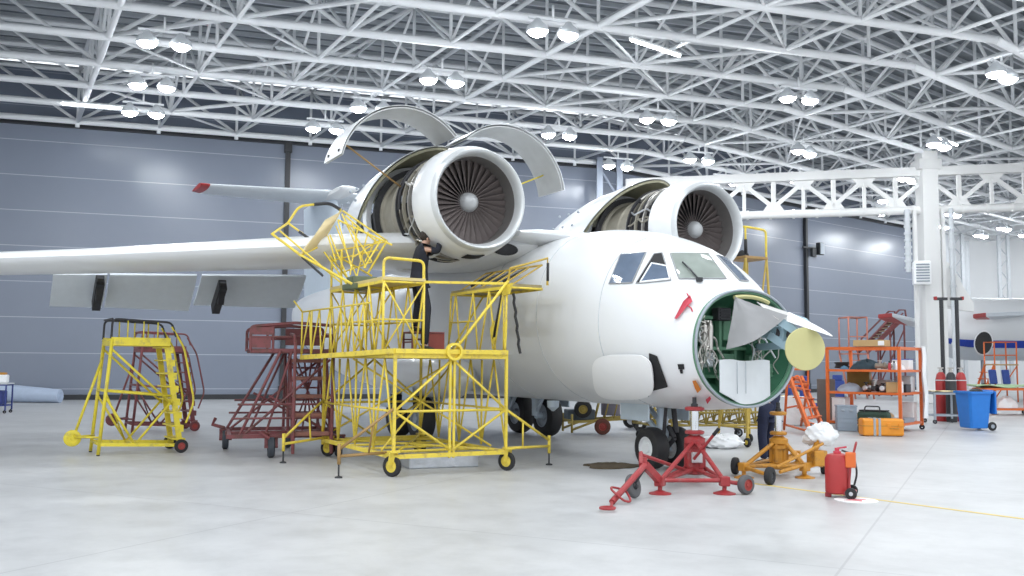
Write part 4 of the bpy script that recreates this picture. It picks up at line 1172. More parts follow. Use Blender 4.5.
b.path([(px1, pyo, PZ), (px1 + .1, pyo, PZ + .3), (px1 + .18, pyi, PZ + .5), (px1 + .18, pyi, PZ + .05)], .022, 7); b.build('leaning_rail', mat('ochre_paint', (.50, .34, .05), .5, var=.2), dk)
for i in range(1, 5):
    p = rt0.lerp(rt1, i / 5); q_ = V((p.x - .25, pyo + .1, PZ + .06)); b = MB(); b.tube(p.lerp(q_, .08), p.lerp(q_, .75), .03, 7); b.build('padded_sleeve', m_black, dk)
b = MB(); b.tube((px1 - .18, pyo, PZ - .12), (px1 - .45, pyo, ZD + .25), .03, 7); b.build('padded_sleeve', m_black, dk)
b = MB(); b.tube((px1 + .19, pyi, PZ + .42), (px1 + .185, pyi, PZ + .12), .03, 7); b.build('padded_sleeve', m_black, dk)
b = MB(); b.path([(px1 + .03 + .02 * math.sin(k * 2.1), pyo + .1 + .01 * k, PZ - .10 - k * .075) for k in range(14)], .024, 7); b.build('taped_cable', m_black, dk)
for x in (px1 - .06, px1 - .5):
    b = MB(); b.prism([(x - .05, pyo - .02, ZD + .42), (x + .07, pyo - .02, ZD + .55), (x + .03, pyo - .02, ZD + .08)], (0, .03, 0)); b.build('gusset', m_yel, dk)
b = MB(); b.prism([(px1 - .12, pyo - .03, PZ + .02), (px1 + .22, pyo - .03, PZ + .06), (px1 + .10, pyo - .03, PZ - .12), (px1 - .08, pyo - .03, PZ - .14)], (0, .03, 0)); b.build('gusset', m_yel, dk)
b = MB(); b.lathe([(-.04, .10), (-.04, .14), (.04, .14), (.04, .10)], 20, (X1 + .06, (YA + YB) / 2, ZD + .02), 'x', closed=True); b.build('hinge_eye', m_yel, dk)

# ---- folded gangway raised to the wing, hinged at the upper walkway
gw = MB()
def wp(x, y, d): return L_(W(x, y, d))
near, far_ = 15.7, 16.9
a1p, a2p, a3p = wp(352, 284, near), wp(301, 255.5, near), wp(272, 234, near + .2)
b1p, b2p, b3p = wp(372, 276, far_), wp(320, 246, far_), wp(288, 223, far_)
gw.path([a1p, a2p, a3p, b3p], .023, 7); gw.tube(b3p, b2p, .023); gw.tube(b2p, b1p, .023); gw.tube(a2p, b2p, .022); gw.tube(wp(280, 231, near + .1), wp(340, 282, near), .02)
up1 = [b3p, wp(299, 206, far_), wp(314, 204.5, far_ + .1), wp(330, 203, far_ + .2), wp(341, 210, far_ + .3)]
gw.path(up1, .023, 7, fillet=.12)
tp_a = wp(343, 211, far_ + .3); tp_b = wp(387, 241, 16.5); bt_b = wp(368, 273, 16.4)
gw.tube(tp_a, tp_b, .022); gw.tube(wp(338, 220, 16.6), wp(392, 245, 16.2), .022); gw.tube(wp(345, 216, 16.9), wp(378, 243, 16.5), .018)
gw.tube(tp_b, bt_b, .024); gw.tube(wp(381, 240, 16.1), wp(364, 268, 16.0), .02)
for (ax_, ay, bx_, by) in ((338, 221, 352, 270), (342, 214, 366, 268), (336, 226, 360, 285), (330, 235, 350, 284), (345, 220, 372, 262), (328, 236, 336, 262), (352, 222, 361, 262), (358, 226, 350, 275), (368, 232, 356, 280), (380, 240, 352, 258), (376, 239, 365, 262), (340, 250, 385, 242), (334, 260, 378, 250), (338, 274, 372, 262), (349, 280, 330, 256)):
    gw.tube(wp(ax_, ay, 16.7), wp(bx_, by, 16.2), .017, 6)
gw.tube(wp(341, 210, far_ + .3), b2p, .022); gw.tube(wp(320, 246, far_), wp(348, 286, 16.2), .02); gw.build('gangway_frame', m_yel, dk)
b = MB(); pl = [wp(326, 219, 17.1), wp(342, 211, 17.15), b2p + V((0, 0, .01)), a2p + V((.02, 0, .02)), wp(312, 240, 16.6)]
g = [[pl[3].lerp(b2p, i / 6).lerp(wp(325, 220, 17.1).lerp(wp(341.5, 211, 17.15), i / 6), j / 8) for j in range(9)] for i in range(7)]
b.sheet(g, .03, smooth=False); b.build('gangway_deck', mat('pale_ribbed_plywood', (.66, .54, .30), .6, var=.1), dk)
b = MB(); b.path([wp(314, 204.5, far_ + .1), wp(330, 203, far_ + .2), wp(340, 209.5, far_ + .3)], .032, 7, fillet=.1); b.tube(wp(299, 231.5, far_), wp(319, 245.5, far_), .033); b.tube(wp(302, 257, near), wp(323, 276, near), .026)
b.build('hand_grip', m_strut, dk)
b = MB(); b.box(wp(362, 281, 16.2), (.35, .45, .14), bev=.02); b.box(wp(355, 287, 16.0), (.5, .3, .10), bev=.02); b.build('hinge_block', mat('grimy_green_grey', (.12, .15, .09), .6, var=.4), dk)

TK = 1.0
# ---- foil-covered tray on the floor under the dock, red step stool and worker on the deck
c = G(442, 466); t = MB()
ft = thing('metal_tray', 'shallow silver sheet-metal box on the floor under the front edge of the yellow dock', 'tray', c + V((-.06, .02, 0)), AZ + R(83))
b = MB(); b.box((0, 0, .11), (1.2, .66, .22), bev=.02); b.build('body', m_foil, ft)
b = MB(); b.box((0, 0, .225), (1.24, .70, .03), bev=.008); b.build('lid', m_alu, ft)
DZ = ZD + .045
st_ = thing('step_stool', 'small maroon step stool standing on the deck of the yellow dock', 'stool', AF(-.56, -3.42, DZ), AZ)
b = MB()
for x in (-.2, .2):
    for y in (-.28, .28): b.beam((x, y, 0), (x, y, .30), .03, .03)
b.beam((-.2, -.28, .15), (.2, -.28, .15), .025, .025); b.beam((-.2, .28, .15), (.2, .28, .15), .025, .025); b.beam((-.2, -.28, .2), (-.2, .28, .2), .025, .025); b.beam((.2, -.28, .2), (.2, .28, .2), .025, .025); b.build('frame', m_mar, st_)
b = MB(); b.box((0, 0, .315), (.46, .62, .03), bev=.008); b.build('top', m_mar, st_)
b = MB(); b.box((.21, .16, .16), (.02, .30, .28)); b.build('side_plate', mat('maroon_side', (.28, .06, .05), .5, var=.2), st_)

# ---- people
def skin_body(name, pts, edges, m, parent, root, sub=2):
    me = bpy.data.meshes.new(name); names = list(pts); idx = {n_: i for i, n_ in enumerate(names)}
    me.from_pydata([tuple(pts[n_][0]) for n_ in names], [(idx[a], idx[b]) for a, b in edges], [])
    o = bpy.data.objects.new(name, me); COL.objects.link(o); o.parent = parent; MW[o.name] = MW[parent.name].copy()
    s = o.modifiers.new('skin', 'SKIN'); s.use_smooth_shade = True
    me.materials.append(m)
    for n_ in names:
        r_ = pts[n_][1]; d_ = me.skin_vertices[0].data[idx[n_]]
        d_.radius = r_ if isinstance(r_, tuple) else (r_, r_); d_.use_root = (n_ == root)
    if sub:
        q = o.modifiers.new('sub', 'SUBSURF'); q.levels = sub; q.render_levels = sub
    return o
def person(label, loc, rz, J, cloth, head=True, cap=None):
    # J: joints in local space (facing +x). keys: pelvis chest neck head, sL eL hL, sR eR hR, hipL kL aL, hipR kR aR
    p = thing('person', label, 'person', loc, rz)
    j = {k: V(v_) for k, v_ in J.items()}
    mid = lambda a, b_, t_=.5: j[a].lerp(j[b_], t_)
    hd = (j['head'] - j['neck']).normalized()
    pts = {'pelvis': (j['pelvis'], (.13, .10)), 'waist': (mid('pelvis', 'chest', .45), (.125, .095)), 'chest': (j['chest'], (.15, .11)), 'neckb': (mid('chest', 'neck', .8), (.07, .07)), 'neck': (j['neck'], (.055, .055)), 'jaw': (j['neck'] + hd * .07 + V((.02, 0, 0)), (.068, .075)), 'head': (j['head'], (.078, .098)), 'crown': (j['head'] + hd * .10, (.05, .06))}
    ed = [('pelvis', 'waist'), ('waist', 'chest'), ('chest', 'neckb'), ('neckb', 'neck'), ('neck', 'jaw'), ('jaw', 'head'), ('head', 'crown')]
    for s in 'LR':
        pts['s' + s] = (j['s' + s], .055); pts['e' + s] = (j['e' + s], .042); pts['fm' + s] = (mid('e' + s, 'h' + s, .4), .04); pts['h' + s] = (j['h' + s], (.03, .024))
        ed += [('chest', 's' + s), ('s' + s, 'e' + s), ('e' + s, 'fm' + s), ('fm' + s, 'h' + s)]
        d_ = (j['h' + s] - j['e' + s]).normalized(); a_, b_2 = frame(d_)
        pts['palm' + s] = (j['h' + s] + d_ * .055, (.040, .018)); ed.append(('h' + s, 'palm' + s))
        for k in range(4):
            o_ = (k - 1.5) * .019; ln = (.062, .074, .07, .055)[k]
            pts['f%d%s' % (k, s)] = (j['h' + s] + d_ * .10 + a_ * o_, .0095); pts['g%d%s' % (k, s)] = (j['h' + s] + d_ * (.10 + ln * .55) + a_ * o_ + b_2 * .012, .0088); pts['t%d%s' % (k, s)] = (j['h' + s] + d_ * (.10 + ln * .9) + a_ * o_ + b_2 * .035, .0078)
            ed += [('palm' + s, 'f%d%s' % (k, s)), ('f%d%s' % (k, s), 'g%d%s' % (k, s)), ('g%d%s' % (k, s), 't%d%s' % (k, s))]
        pts['ta' + s] = (j['h' + s] + d_ * .04 + a_ * -.045 + b_2 * .01, .011); pts['tb' + s] = (j['h' + s] + d_ * .085 + a_ * -.062 + b_2 * .025, .009); ed += [('h' + s, 'ta' + s), ('ta' + s, 'tb' + s)]
        pts['hip' + s] = (j['hip' + s], .085); pts['k' + s] = (j['k' + s], .06); pts['cf' + s] = (mid('k' + s, 'a' + s, .35), .057); pts['a' + s] = (j['a' + s], .04); pts['toe' + s] = (j['a' + s] + V((.10, 0, -.05)), .02)
        ed += [('pelvis', 'hip' + s), ('hip' + s, 'k' + s), ('k' + s, 'cf' + s), ('cf' + s, 'a' + s), ('a' + s, 'toe' + s)]
    skin_body('body', pts, ed, m_skin, p, 'pelvis', 1)
    # face: nose, ears, eyes and hair as one small child each
    hx_ = V((hd.z, 0, -hd.x)) if abs(hd.z) > .2 else V((1, 0, 0))
    b = MB(); b.ball(j['head'] + hx_ * .095 - hd * .02, .018, (1, .8, 1.3), 10, 8); b.build('nose', m_skin, p)
    for s in (-1, 1):
        b = MB(); b.ball(j['head'] + V((0, s * .078, 0)) - hd * .02, .028, (.7, .4, 1.2), 10, 8); b.build('ear', m_skin, p)
        b = MB(); b.ball(j['head'] + hx_ * .085 + V((0, s * .032, 0)) + hd * .012, .012, (1, 1, .8), 8, 6); b.build('eye', m_hair, p)
    b = MB(); b.ball(j['head'] + hx_ * .08 - hd * .075, .02, (.6, 1.3, .4), 8, 6); b.build('mouth', m_pink, p)
    b = MB(); b.ball(j['head'] + hd * .030 - hx_ * .028, .112, (1, .86, 1.0), 20, 14); b.build('hair', m_hair, p)
    # jacket
    jp = {k: pts[k] for k in ('pelvis', 'waist', 'chest', 'neckb')}
    jp = {'pelvis': (j['pelvis'] + V((0, 0, -.06)), (.185, .155)), 'waist': (pts['waist'][0], (.18, .15)), 'chest': (j['chest'], (.195, .15)), 'neckb': (mid('chest', 'neck', .8), (.10, .10)), 'collar': (mid('chest', 'neck', 1.12), (.078, .078)), 'hem': (j['pelvis'] + V((0, 0, -.14)), (.175, .15))}
    je = [('hem', 'pelvis'), ('pelvis', 'waist'), ('waist', 'chest'), ('chest', 'neckb'), ('neckb', 'collar')]
    for s in 'LR':
        jp['s' + s] = (j['s' + s], .085); jp['m' + s] = (mid('s' + s, 'e' + s), .075); jp['e' + s] = (j['e' + s], .068); jp['w' + s] = (mid('e' + s, 'h' + s, .88), .05)
        je += [('chest', 's' + s), ('s' + s, 'm' + s), ('m' + s, 'e' + s), ('e' + s, 'w' + s)]
    skin_body('jacket', jp, je, cloth, p, 'pelvis', 2)
    tp_ = {'pelvis': (j['pelvis'], (.165, .135)), 'waist': (mid('pelvis', 'chest', .3), (.15, .12))}; te = [('waist', 'pelvis')]
    for s in 'LR':
        tp_['hip' + s] = (j['hip' + s], .115); tp_['th' + s] = (mid('hip' + s, 'k' + s), .10); tp_['k' + s] = (j['k' + s], .085); tp_['sh' + s] = (mid('k' + s, 'a' + s), .082); tp_['a' + s] = (j['a' + s] + V((0, 0, -.005)), .074)
        te += [('pelvis', 'hip' + s), ('hip' + s, 'th' + s), ('th' + s, 'k' + s), ('k' + s, 'sh' + s), ('sh' + s, 'a' + s)]
    skin_body('trousers', tp_, te, cloth, p, 'pelvis', 2)
    for s in 'LR':
        a = j['a' + s]; b = MB(); rings = []
        for x, w_, h_ in ((-.09, .02, .05), (-.07, .04, .09), (0, .046, .10), (.09, .048, .07), (.16, .042, .05), (.19, .015, .03)):
            rings.append([V((a.x + x, a.y + w_ * math.cos(2 * PI * k / 12), a.z - .085 + h_ / 2 + h_ / 2 * math.sin(2 * PI * k / 12))) for k in range(12)])
        b.loft(rings); b.build('shoe', m_shoe, p)
    return p
# mechanic with his head and arms in the near engine: one foot on the stool, one on the deck
pl_ = AF(-.66, -3.48, DZ + .336)
person('person in black overalls on the yellow dock, head and arms up inside the near engine', pl_, AZ + R(80),
       dict(pelvis=(0, 0, 1.0), chest=(.05, 0, 1.38), neck=(.09, 0, 1.54), head=(.14, .0, 1.66), sL=(.06, .20, 1.44), eL=(.30, .22, 1.42), hL=(.36, .12, 1.66), sR=(.06, -.20, 1.44), eR=(.28, -.24, 1.40), hR=(.36, -.1, 1.64),
            hipL=(0, .10, .93), kL=(.04, .12, .50), aL=(-.02, .13, .085), hipR=(0, -.10, .93), kR=(.10, -.24, .42), aR=(.02, -.42, -.245)), m_black_cloth)
# mechanic at the open nose, seen from behind
gp = G(768, 463.5)
person('person in navy overalls standing behind the orange jack, leaning into the open nose', gp, AZ + PI + R(10),
       dict(pelvis=(0, -.06, .96), chest=(.08, -.20, 1.31), neck=(.14, -.28, 1.45), head=(.20, -.32, 1.56), sL=(.10, .0, 1.37), eL=(.26, .06, 1.20), hL=(.46, .0, 1.34), sR=(.10, -.41, 1.31), eR=(.16, -.53, 1.06), hR=(.40, -.42, 1.18),
            hipL=(0, .10, .90), kL=(.03, .12, .50), aL=(-.02, .13, .085), hipR=(0, -.10, .90), kR=(.06, -.12, .50), aR=(.02, -.12, .085)), m_navy)

# ---- left edge: trolley with a seat pan, rolled mat, green sheet against the wall
t = thing('service_trolley', 'blue framed trolley with a white top at the left edge, near the rolled mat', 'trolley', G(-6, 413), R(10))
b = MB()
for x in (-.42, .42):
    for y in (-.3, .3): b.beam((x, y, .1), (x, y, .92), .04, .04)
for z in (.25, .9):
    for y in (-.3, .3): b.beam((-.42, y, z), (.42, y, z), .04, .04)
    for x in (-.42, .42): b.beam((x, -.3, z), (x, .3, z), .04, .04)
b.build('frame', m_dblue, t)
b = MB(); b.box((0, 0, .94), (.92, .68, .04), bev=.01); b.build('top', m_lgrey, t)
b = MB(); b.box((-.05, 0, .5), (.7, .5, .44), bev=.04); b.build('cabinet', m_dblue, t)
for x in (-.4, .4):
    for y in (-.28, .28):
        b = MB(); b.lathe([(-.02, .02), (-.02, .05), (.02, .05), (.02, .02)], 14, (x, y, .05), 'y', closed=True); b.tube((x, y, .05), (x, y, .12), .015, 6); b.build('caster_wheel', m_black, t)
c = G(-6, 413) + V((0, 0, .96))
o = thing('instrument_box', 'white and orange instrument box on top of the blue trolley', 'box', c + V((.05, 0, .005)), R(15)); b = MB(); b.box((0, 0, .13), (.62, .4, .26), bev=.04); b.build('body', m_whitep, o); b = MB(); b.box((0, 0, .29), (.5, .34, .08), bev=.02); b.build('lid', m_jor, o)
# rolled mat
pA = G(-60, 402); pB = G(60, 403); d_ = (pB - pA).normalized(); b = MB(); rr_ = .30
nrm = V((-d_.y, d_.x, 0)); ring = []
for i in range(15):
    t_ = i / 14; c = pA.lerp(pB, t_) + V((0, 0, lerp(.52, .27, t_))); ring.append([c + (nrm * math.cos(2 * PI * k / 18) + V((0, 0, 1)) * math.sin(2 * PI * k / 18)) * lerp(.45, .27, t_) for k in range(18)])
b.loft(ring); o = b.build('rolled_mat', m_tube); tag(o, 'thick grey-blue rolled mat lying on the floor along the wall at the left edge', 'mat')
b = MB(); c = pB + V((0, 0, .27)); 
b.path([c + d_ * .01 + (nrm * math.cos(a * .5) + V((0, 0, 1)) * math.sin(a * .5)) * (.02 + .018 * a * .5) for a in range(0, 26)], .012, 5); b.build('roll_core', m_tube, o, True)
gA = G(-70, 399) ; gB = G(64, 399.2); b = MB(); g = []
for i in range(17):
    t_ = i / 16; base = gA.lerp(gB, t_) + V((0, .5, 0)); row = []
    for j in range(5): row.append(base + V((.02 * math.sin(i), .10 * j / 4, lerp(1.25, .45, t_ ** .5) * j / 4 + .03 * math.sin(i * 1.7))))
    g.append(row)
b.sheet(g, .04); o = b.build('green_sheet', m_grn); tag(o, 'pale green sheet propped along the wall foot behind the rolled mat', 'sheet')
# ------------------------------------------------------------------ ground equipment: right half
# ---- red tripod jack under the nose
jc = W(695, 478, 14.2); jc.z = 0
jr = thing('tripod_jack', 'red tripod jack on wheels with a long towing arm, standing under the nose', 'jack', jc)
padL, padR = G(660, 494), G(724.5, 494); padB = jc + (jc - (padL + padR) / 2).normalized() * .95
def jack(t, c, pads, m, top, zb0, zb1, rb, shaft=m_chrome):
    b = MB(); b.lathe([(0.10, .13), (.12, .17), (.16, .17), (.18, rb), (zb1 - .12, rb), (zb1 - .10, rb + .03), (zb1 - .03, rb + .03), (zb1, rb * .8), (zb1 + .02, rb * .6)], 28, c, 'z', caps=True); b.build('cylinder', m, t, True)
    b = MB()
    for k in range(6): b.beam(c + V((math.cos(k * PI / 3), math.sin(k * PI / 3), 0)) * (rb + .012) + V((0, 0, .2)), c + V((math.cos(k * PI / 3), math.sin(k * PI / 3), 0)) * (rb + .012) + V((0, 0, zb1 - .1)), .02, .045)
    b.lathe([(.42, rb + .005), (.42, rb + .035), (.47, rb + .035), (.47, rb + .005)], 24, c, 'z', closed=True); b.build('cylinder_ribs', m, t, True)
    b = MB(); b.tube(c + V((0, 0, zb1 - .02)), c + V((0, 0, top - .02)), rb * .48, 20); b.build('ram', shaft, t, True)
    for z in ((zb1 + .06, top - .05) if top - zb1 > .25 else (top - .14,)):
        b = MB(); b.lathe([(-.03, rb * .5), (-.03, rb * 1.0), (-.015, rb * 1.15), (.015, rb * 1.15), (.03, rb * .9), (.03, rb * .5)], 28, c + V((0, 0, z)), 'z', closed=True); b.build('lock_collar', m, t, True)
    b = MB(); b.lathe([(top - .02, rb * .42), (top + .02, rb * .42), (top + .03, .032), (top + .12, .03)], 18, c, 'z', caps=True); b.build('head', m_strut, t, True)
    for p in pads:
        d = (p - c); d.z = 0; d = d.normalized(); f = V((p.x, p.y, 0))
        b = MB(); b.tube(f + V((0, 0, .17)), c + d * (rb + .02) + V((0, 0, zb1 - .10)), .033, 12); b.tube(f + V((0, 0, .17)), c + d * rb + V((0, 0, .17)), .03, 10)
        b.box(f + V((0, 0, .17)), (.13, .13, .13), math.atan2(d.y, d.x), bev=.015); b.build('leg', m, t, True)
        b = MB(); b.tube(f + V((0, 0, .03)), f + V((0, 0, .14)), .03, 10); b.lathe([(0, .15), (.015, .15), (.03, .09), (.05, .04)], 24, f, 'z', caps=True); b.build('foot_pad', m, t, True)
    n = len(pads)
    for i in range(n):
        b = MB(); b.tube(V((pads[i].x, pads[i].y, .18)), V((pads[(i + 1) % n].x, pads[(i + 1) % n].y, .18)), .028, 12); b.build('tie_bar', m, t, True)
jack(jr, jc, [padL, padR, padB], m_jred, 1.12, .18, .66, .125)
b = MB(); b.box(jc + V((.0, -.15, .36)), (.16, .08, .16), bev=.015); b.build('valve_block', m_alu, jr, True)
b = MB(); b.tube(W(694, 459, 13.9), W(714, 434.5, 13.6), .022, 10); b.build('pump_lever', m_jred, jr, True)
b = MB(); b.tube(W(713.4, 435, 13.6), W(719, 428.5, 13.55), .026, 10); b.build('grip', m_black, jr, True)
b = MB()
e0 = padL + V((0, 0, .17)); h0 = W(645, 465, 12.4); h1 = W(612, 502, 11.75); h2 = W(608, 506, 11.65)
b.beam(e0, h0, .07, .10); b.tube(h0, h1, .04, 12); b.tube(h0 + V((0, 0, .1)), h0, .03); b.build('tow_arm', m_jred, jr, True)
b = MB(); c = G(607.5, 508, .04); b.path([c + V((math.cos(k * PI / 8) * .085, math.sin(k * PI / 8) * .085, 0)) for k in range(16)], .017, 7, closed=True); b.tube(c + V((.05, .07, 0)), h1, .02); b.build('tow_eye', m_jred, jr, True)
b = MB(); b.path([W(611, 487, 11.95), W(611.5, 490, 11.8), W(624, 501, 11.75), W(630, 502, 11.8), W(630.5, 499, 11.85), W(626, 491, 12.0), W(619, 488.5, 12.05)], .015, 7, closed=True, fillet=.05); b.build('handle_loop', m_jred, jr, True)
b = MB(); b.tube(W(641, 453, 13.0), W(641, 465, 12.5), .03, 10); b.tube(W(642, 455, 12.9), W(685, 470, 14.05), .026, 10); b.build('stay_tube', m_jred, jr, True)
w_c = W(633, 484, 12.3); w_c.z = .16
wheel(jr, w_c, (.75, -.6, .22), .155, .07, mat('grey_tyre', (.10, .10, .105), .7, var=.3), m_strut, 'jockey_wheel', True, .35)
b = MB(); b.tube(w_c, W(645, 468, 12.4), .02); b.tube(w_c + V((.06, -.05, 0)), w_c - V((.06, -.05, 0)), .02); b.build('wheel_fork', m_strut, jr, True)
w2 = G(746, 494.5); w2.z = .13; b = MB(); b.tube(padR + V((0, 0, .17)), w2 + V((-.02, .02, 0)), .028, 10); b.build('axle', m_jred, jr, True)
wheel(jr, w2, (.55, -.83, 0), .13, .10, MATS['grey_tyre'], m_hubr, 'transport_wheel', True, .6)

# ---- amber jack on the other side of the nose
oc = W(779, 470, 15.0); oc.z = 0
jo = thing('tripod_jack', 'amber tripod jack with three black wheels beside the person at the nose', 'jack', oc)
f1, f2, f3 = G(744, 478), G(805, 478), G(797, 464)
jack(jo, oc, [f1, f2, f3], m_jor, 1.02, .18, .60, .115)
for (px, py, ax_, r_) in ((735.4, 474.3, (.85, -.5, 0), .135), (770, 485, (.75, -.65, 0), .13), (824, 474, (.9, -.4, 0), .13)):
    c = G(px, py); c.z = r_; wheel(jo, c, ax_, r_, .09, m_black, m_strut, 'transport_wheel', True, .5)
b = MB(); b.tube(G(737, 473) + V((0, 0, .14)), f1 + V((0, 0, .17)), .03, 10); b.tube(f1 + V((0, 0, .17)), G(768, 484) + V((0, 0, .13)), .03, 10); b.build('axle', m_jor, jo, True)
b = MB(); b.tube(W(777, 467, 14.3), W(823, 443.5, 14.7), .022, 10); b.tube(W(780, 472, 14.3), W(811, 463, 14.7), .028, 10); b.build('tow_arm', m_jor, jo, True)
pc_ = W(817, 458, 14.75)
b = MB(); b.box(pc_, (.24, .22, .24), R(20), bev=.02); b.beam(pc_ + V((-.1, 0, 0)), pc_ + V((.05, .05, .26)), .06, .08); b.beam(pc_ + V((0, 0, -.08)), G(824, 474) + V((-.03, 0, .13)), .06, .06); b.beam(pc_ + V((0, 0, -.08)), f2 + V((0, 0, .17)), .07, .07); b.build('pump', m_jor, jo, True)
b = MB(); b.tube(W(804, 463, 14.6), W(804, 475, 14.6), .03); b.build('foot_screw', m_jor, jo, True)
# white polythene bag draped on the pump
def bag(name, label, c, r, sc, seed, m=m_pvc, catg='bag'):
    b = MB(); q = random.Random(seed); ring = []; nu, nv = 40, 24; ph = [q.uniform(0, 6) for _ in range(6)]
    for j in range(nv + 1):
        t_ = PI * j / nv; row = []
        for i in range(nu):
            a = 2 * PI * i / nu
            k = r * (1 + .10 * math.sin(3 * a + ph[0] + 2 * t_) + .08 * math.sin(5 * t_ + ph[1] + a) + .06 * math.sin(7 * a + 5 * t_ + ph[2]) + .05 * math.sin(11 * a - 9 * t_ + ph[3]) + q.uniform(-.045, .045))
            row.append(V(c) + V((math.sin(t_) * math.cos(a) * sc[0], math.sin(t_) * math.sin(a) * sc[1], max(math.cos(t_), -.75) * sc[2])) * k)
        ring.append(row)
    b.loft(ring, caps=False); o = b.build(name, m); return tag(o, label, catg)
bag('plastic_bag', 'crumpled white polythene bag lying over the pump end of the amber jack', W(821, 437, 14.9) + V((0, 0, .02)), .20, (1.25, .9, .9), 4)
bag('plastic_sheeting', 'crumpled white polythene heap on the floor between the two tripod jacks', G(724, 449) + V((0, .2, .12)), .26, (1.7, 1, .6), 8, catg='plastic sheeting')
# drip cloth on the floor near the nose wheel
b = MB(); c = G(611, 466.5); q = random.Random(2); g = []
ring = []
for rr_, zz in ((0.0, .03), (.35, .035), (.7, .03), (1.0, .012)):
    ring.append([c + V((math.cos(2 * PI * k / 30) * .46 * rr_ * (1 + .16 * math.sin(3 * 2 * PI * k / 30 + 1) + .1 * math.sin(7 * 2 * PI * k / 30)), math.sin(2 * PI * k / 30) * .42 * rr_ * (1 + .2 * math.sin(2 * 2 * PI * k / 30)), zz + q.uniform(0, .02))) for k in range(30)])
ring.append([V((p.x, p.y, .002)) for p in ring[-1]]); b.loft(ring, caps=True); o = b.build('floor_rag', m_rag); tag(o, 'oily brown cloth spread flat on the floor beside the nose wheels', 'cloth')

# ---- red wheeled tank
tc_ = G(838, 497); tk = thing('wheeled_tank', 'red wheeled cylinder with an orange box on its side, on the yellow floor line', 'tank', tc_, R(-22))
b = MB(); b.lathe([(.05, .02), (.05, .14), (.07, .16), (.50, .16), (.555, .13), (.575, .06), (.58, .02)], 32, (0, 0, 0), 'z', caps=True); b.build('cylinder', m_red, tk)
b = MB(); b.lathe([(.575, .05), (.60, .05), (.60, .03), (.64, .03), (.645, .01)], 18, (0, 0, 0), 'z', caps=True); b.tube((-.03, 0, .63), (.12, 0, .66), .012); b.build('valve', m_pink, tk)
b = MB(); b.box((.17, -.08, .50), (.13, .10, .20), bev=.015); b.build('orange_box', m_tag if False else m_org, tk)
b = MB(); b.path([(.13, -.10, .05), (.16, -.10, .40), (.24, -.10, .72), (.24, .10, .72), (.16, .10, .40), (.13, .10, .05)], .014, 7, fillet=.06); b.build('handle', m_jred, tk)
b = MB(); b.box((.15, 0, .07), (.16, .28, .05), bev=.01); b.tube((.17, -.2, .075), (.17, .2, .075), .014); b.box((-.12, 0, .03), (.08, .1, .06), bev=.01); b.build('undercarriage', m_jred, tk)
for y in (-.19, .19):
    wheel(tk, (.17, y, .075), (0, 1, 0), .075, .05, m_black, m_lgrey, 'wheel', False, .35)
b = MB(); b.path([(.05, .14, .6), (.2, .19, .55), (.24, .17, .3), (.2, .14, .15)], .014, 6, fillet=.08); b.build('hose', m_strut, tk)
# ---- floor markings
def stripe(name, label, a, c, w, m, z=.004):
    a = V(a); c = V(c); d = (c - a).normalized(); n = V((d.y, -d.x, 0)) * w / 2
    b = MB(); b.prism([V((p.x, p.y, .0005)) for p in (a + n, c + n, c - n, a - n)], (0, 0, z)); o = b.build(name, m); return struct(o)
l0 = G(745, 482.5); l1 = G(1016, 518); dd = (l1 - l0).normalized()
stripe('floor_marking', None, l0 - dd * .2, l1 + dd * 3, .075, m_road)
mc = G(856, 500.5)
b = MB(); b.lathe([(.0008, .001), (.0075, .001), (.0075, .27), (.0008, .27)], 48, mc, 'z'); struct(b.build('floor_marking', m_fwhite))
b = MB(); b.prism([mc + V((math.cos(a) * r_, math.sin(a) * r_, .0078)) for a, r_ in ((R(20), .17), (R(60), .07), (R(100), .16), (R(140), .07), (R(190), .17), (R(235), .08), (R(280), .15), (R(330), .07))], (0, 0, .003)); struct(b.build('floor_marking', m_fred))

# ---- under the belly: olive trestle, bogie, cart
m_ol = mat('olive_yellow_paint', (.36, .27, .06), .55, var=.25, scale=5)
tA, tB = W(655, 440, 20.8), W(772, 440, 21.6); tA.z = tB.z = 0; td = (tB - tA); tl = td.length; td = td / tl; tn = V((-td.y, td.x, 0))
tr = thing('work_trestle', 'low olive tubular trestle on black casters beyond the nose wheel', 'trestle', tA, math.atan2(td.y, td.x))
b = MB(); Wd = 1.2
for y in (0, Wd):
    for z in (.38, .66, 1.0): b.tube((0, y, z), (tl, y, z), .026, 7)
    n = 7
    for i in range(n):
        xa, xb = tl * i / n, tl * (i + 1) / n
        b.tube((xa, y, .38), ((xa + xb) / 2, y, 1.0), .018, 6); b.tube(((xa + xb) / 2, y, 1.0), (xb, y, .38), .018, 6); b.tube((xa, y, .38), (xa, y, 1.0), .022, 6)
    b.tube((tl, y, .1), (tl, y, 1.0), .025)
for i in range(8):
    x = tl * i / 7; b.tube((x, 0, .38), (x, Wd, .38), .02, 6); b.tube((x, 0, 1.0), (x, Wd, 1.0), .02, 6); b.tube((x, 0, .66), (x, Wd, .38), .016, 6)
b.build('frame', m_ol, tr)
for x in (.1, tl - .25):
    for y in (0, Wd):
        b = MB(); b.beam((x, y, .2), (x, y, .38), .06, .06); b.beam((x, y, .22), (x + .08, y, .10), .12, .04); b.build('caster_fork', m_strut, tr)
        wheel(tr, (x + .08, y, .11), (0, 1, 0), .11, .06, m_black, m_grey, 'caster_wheel', False, .5)
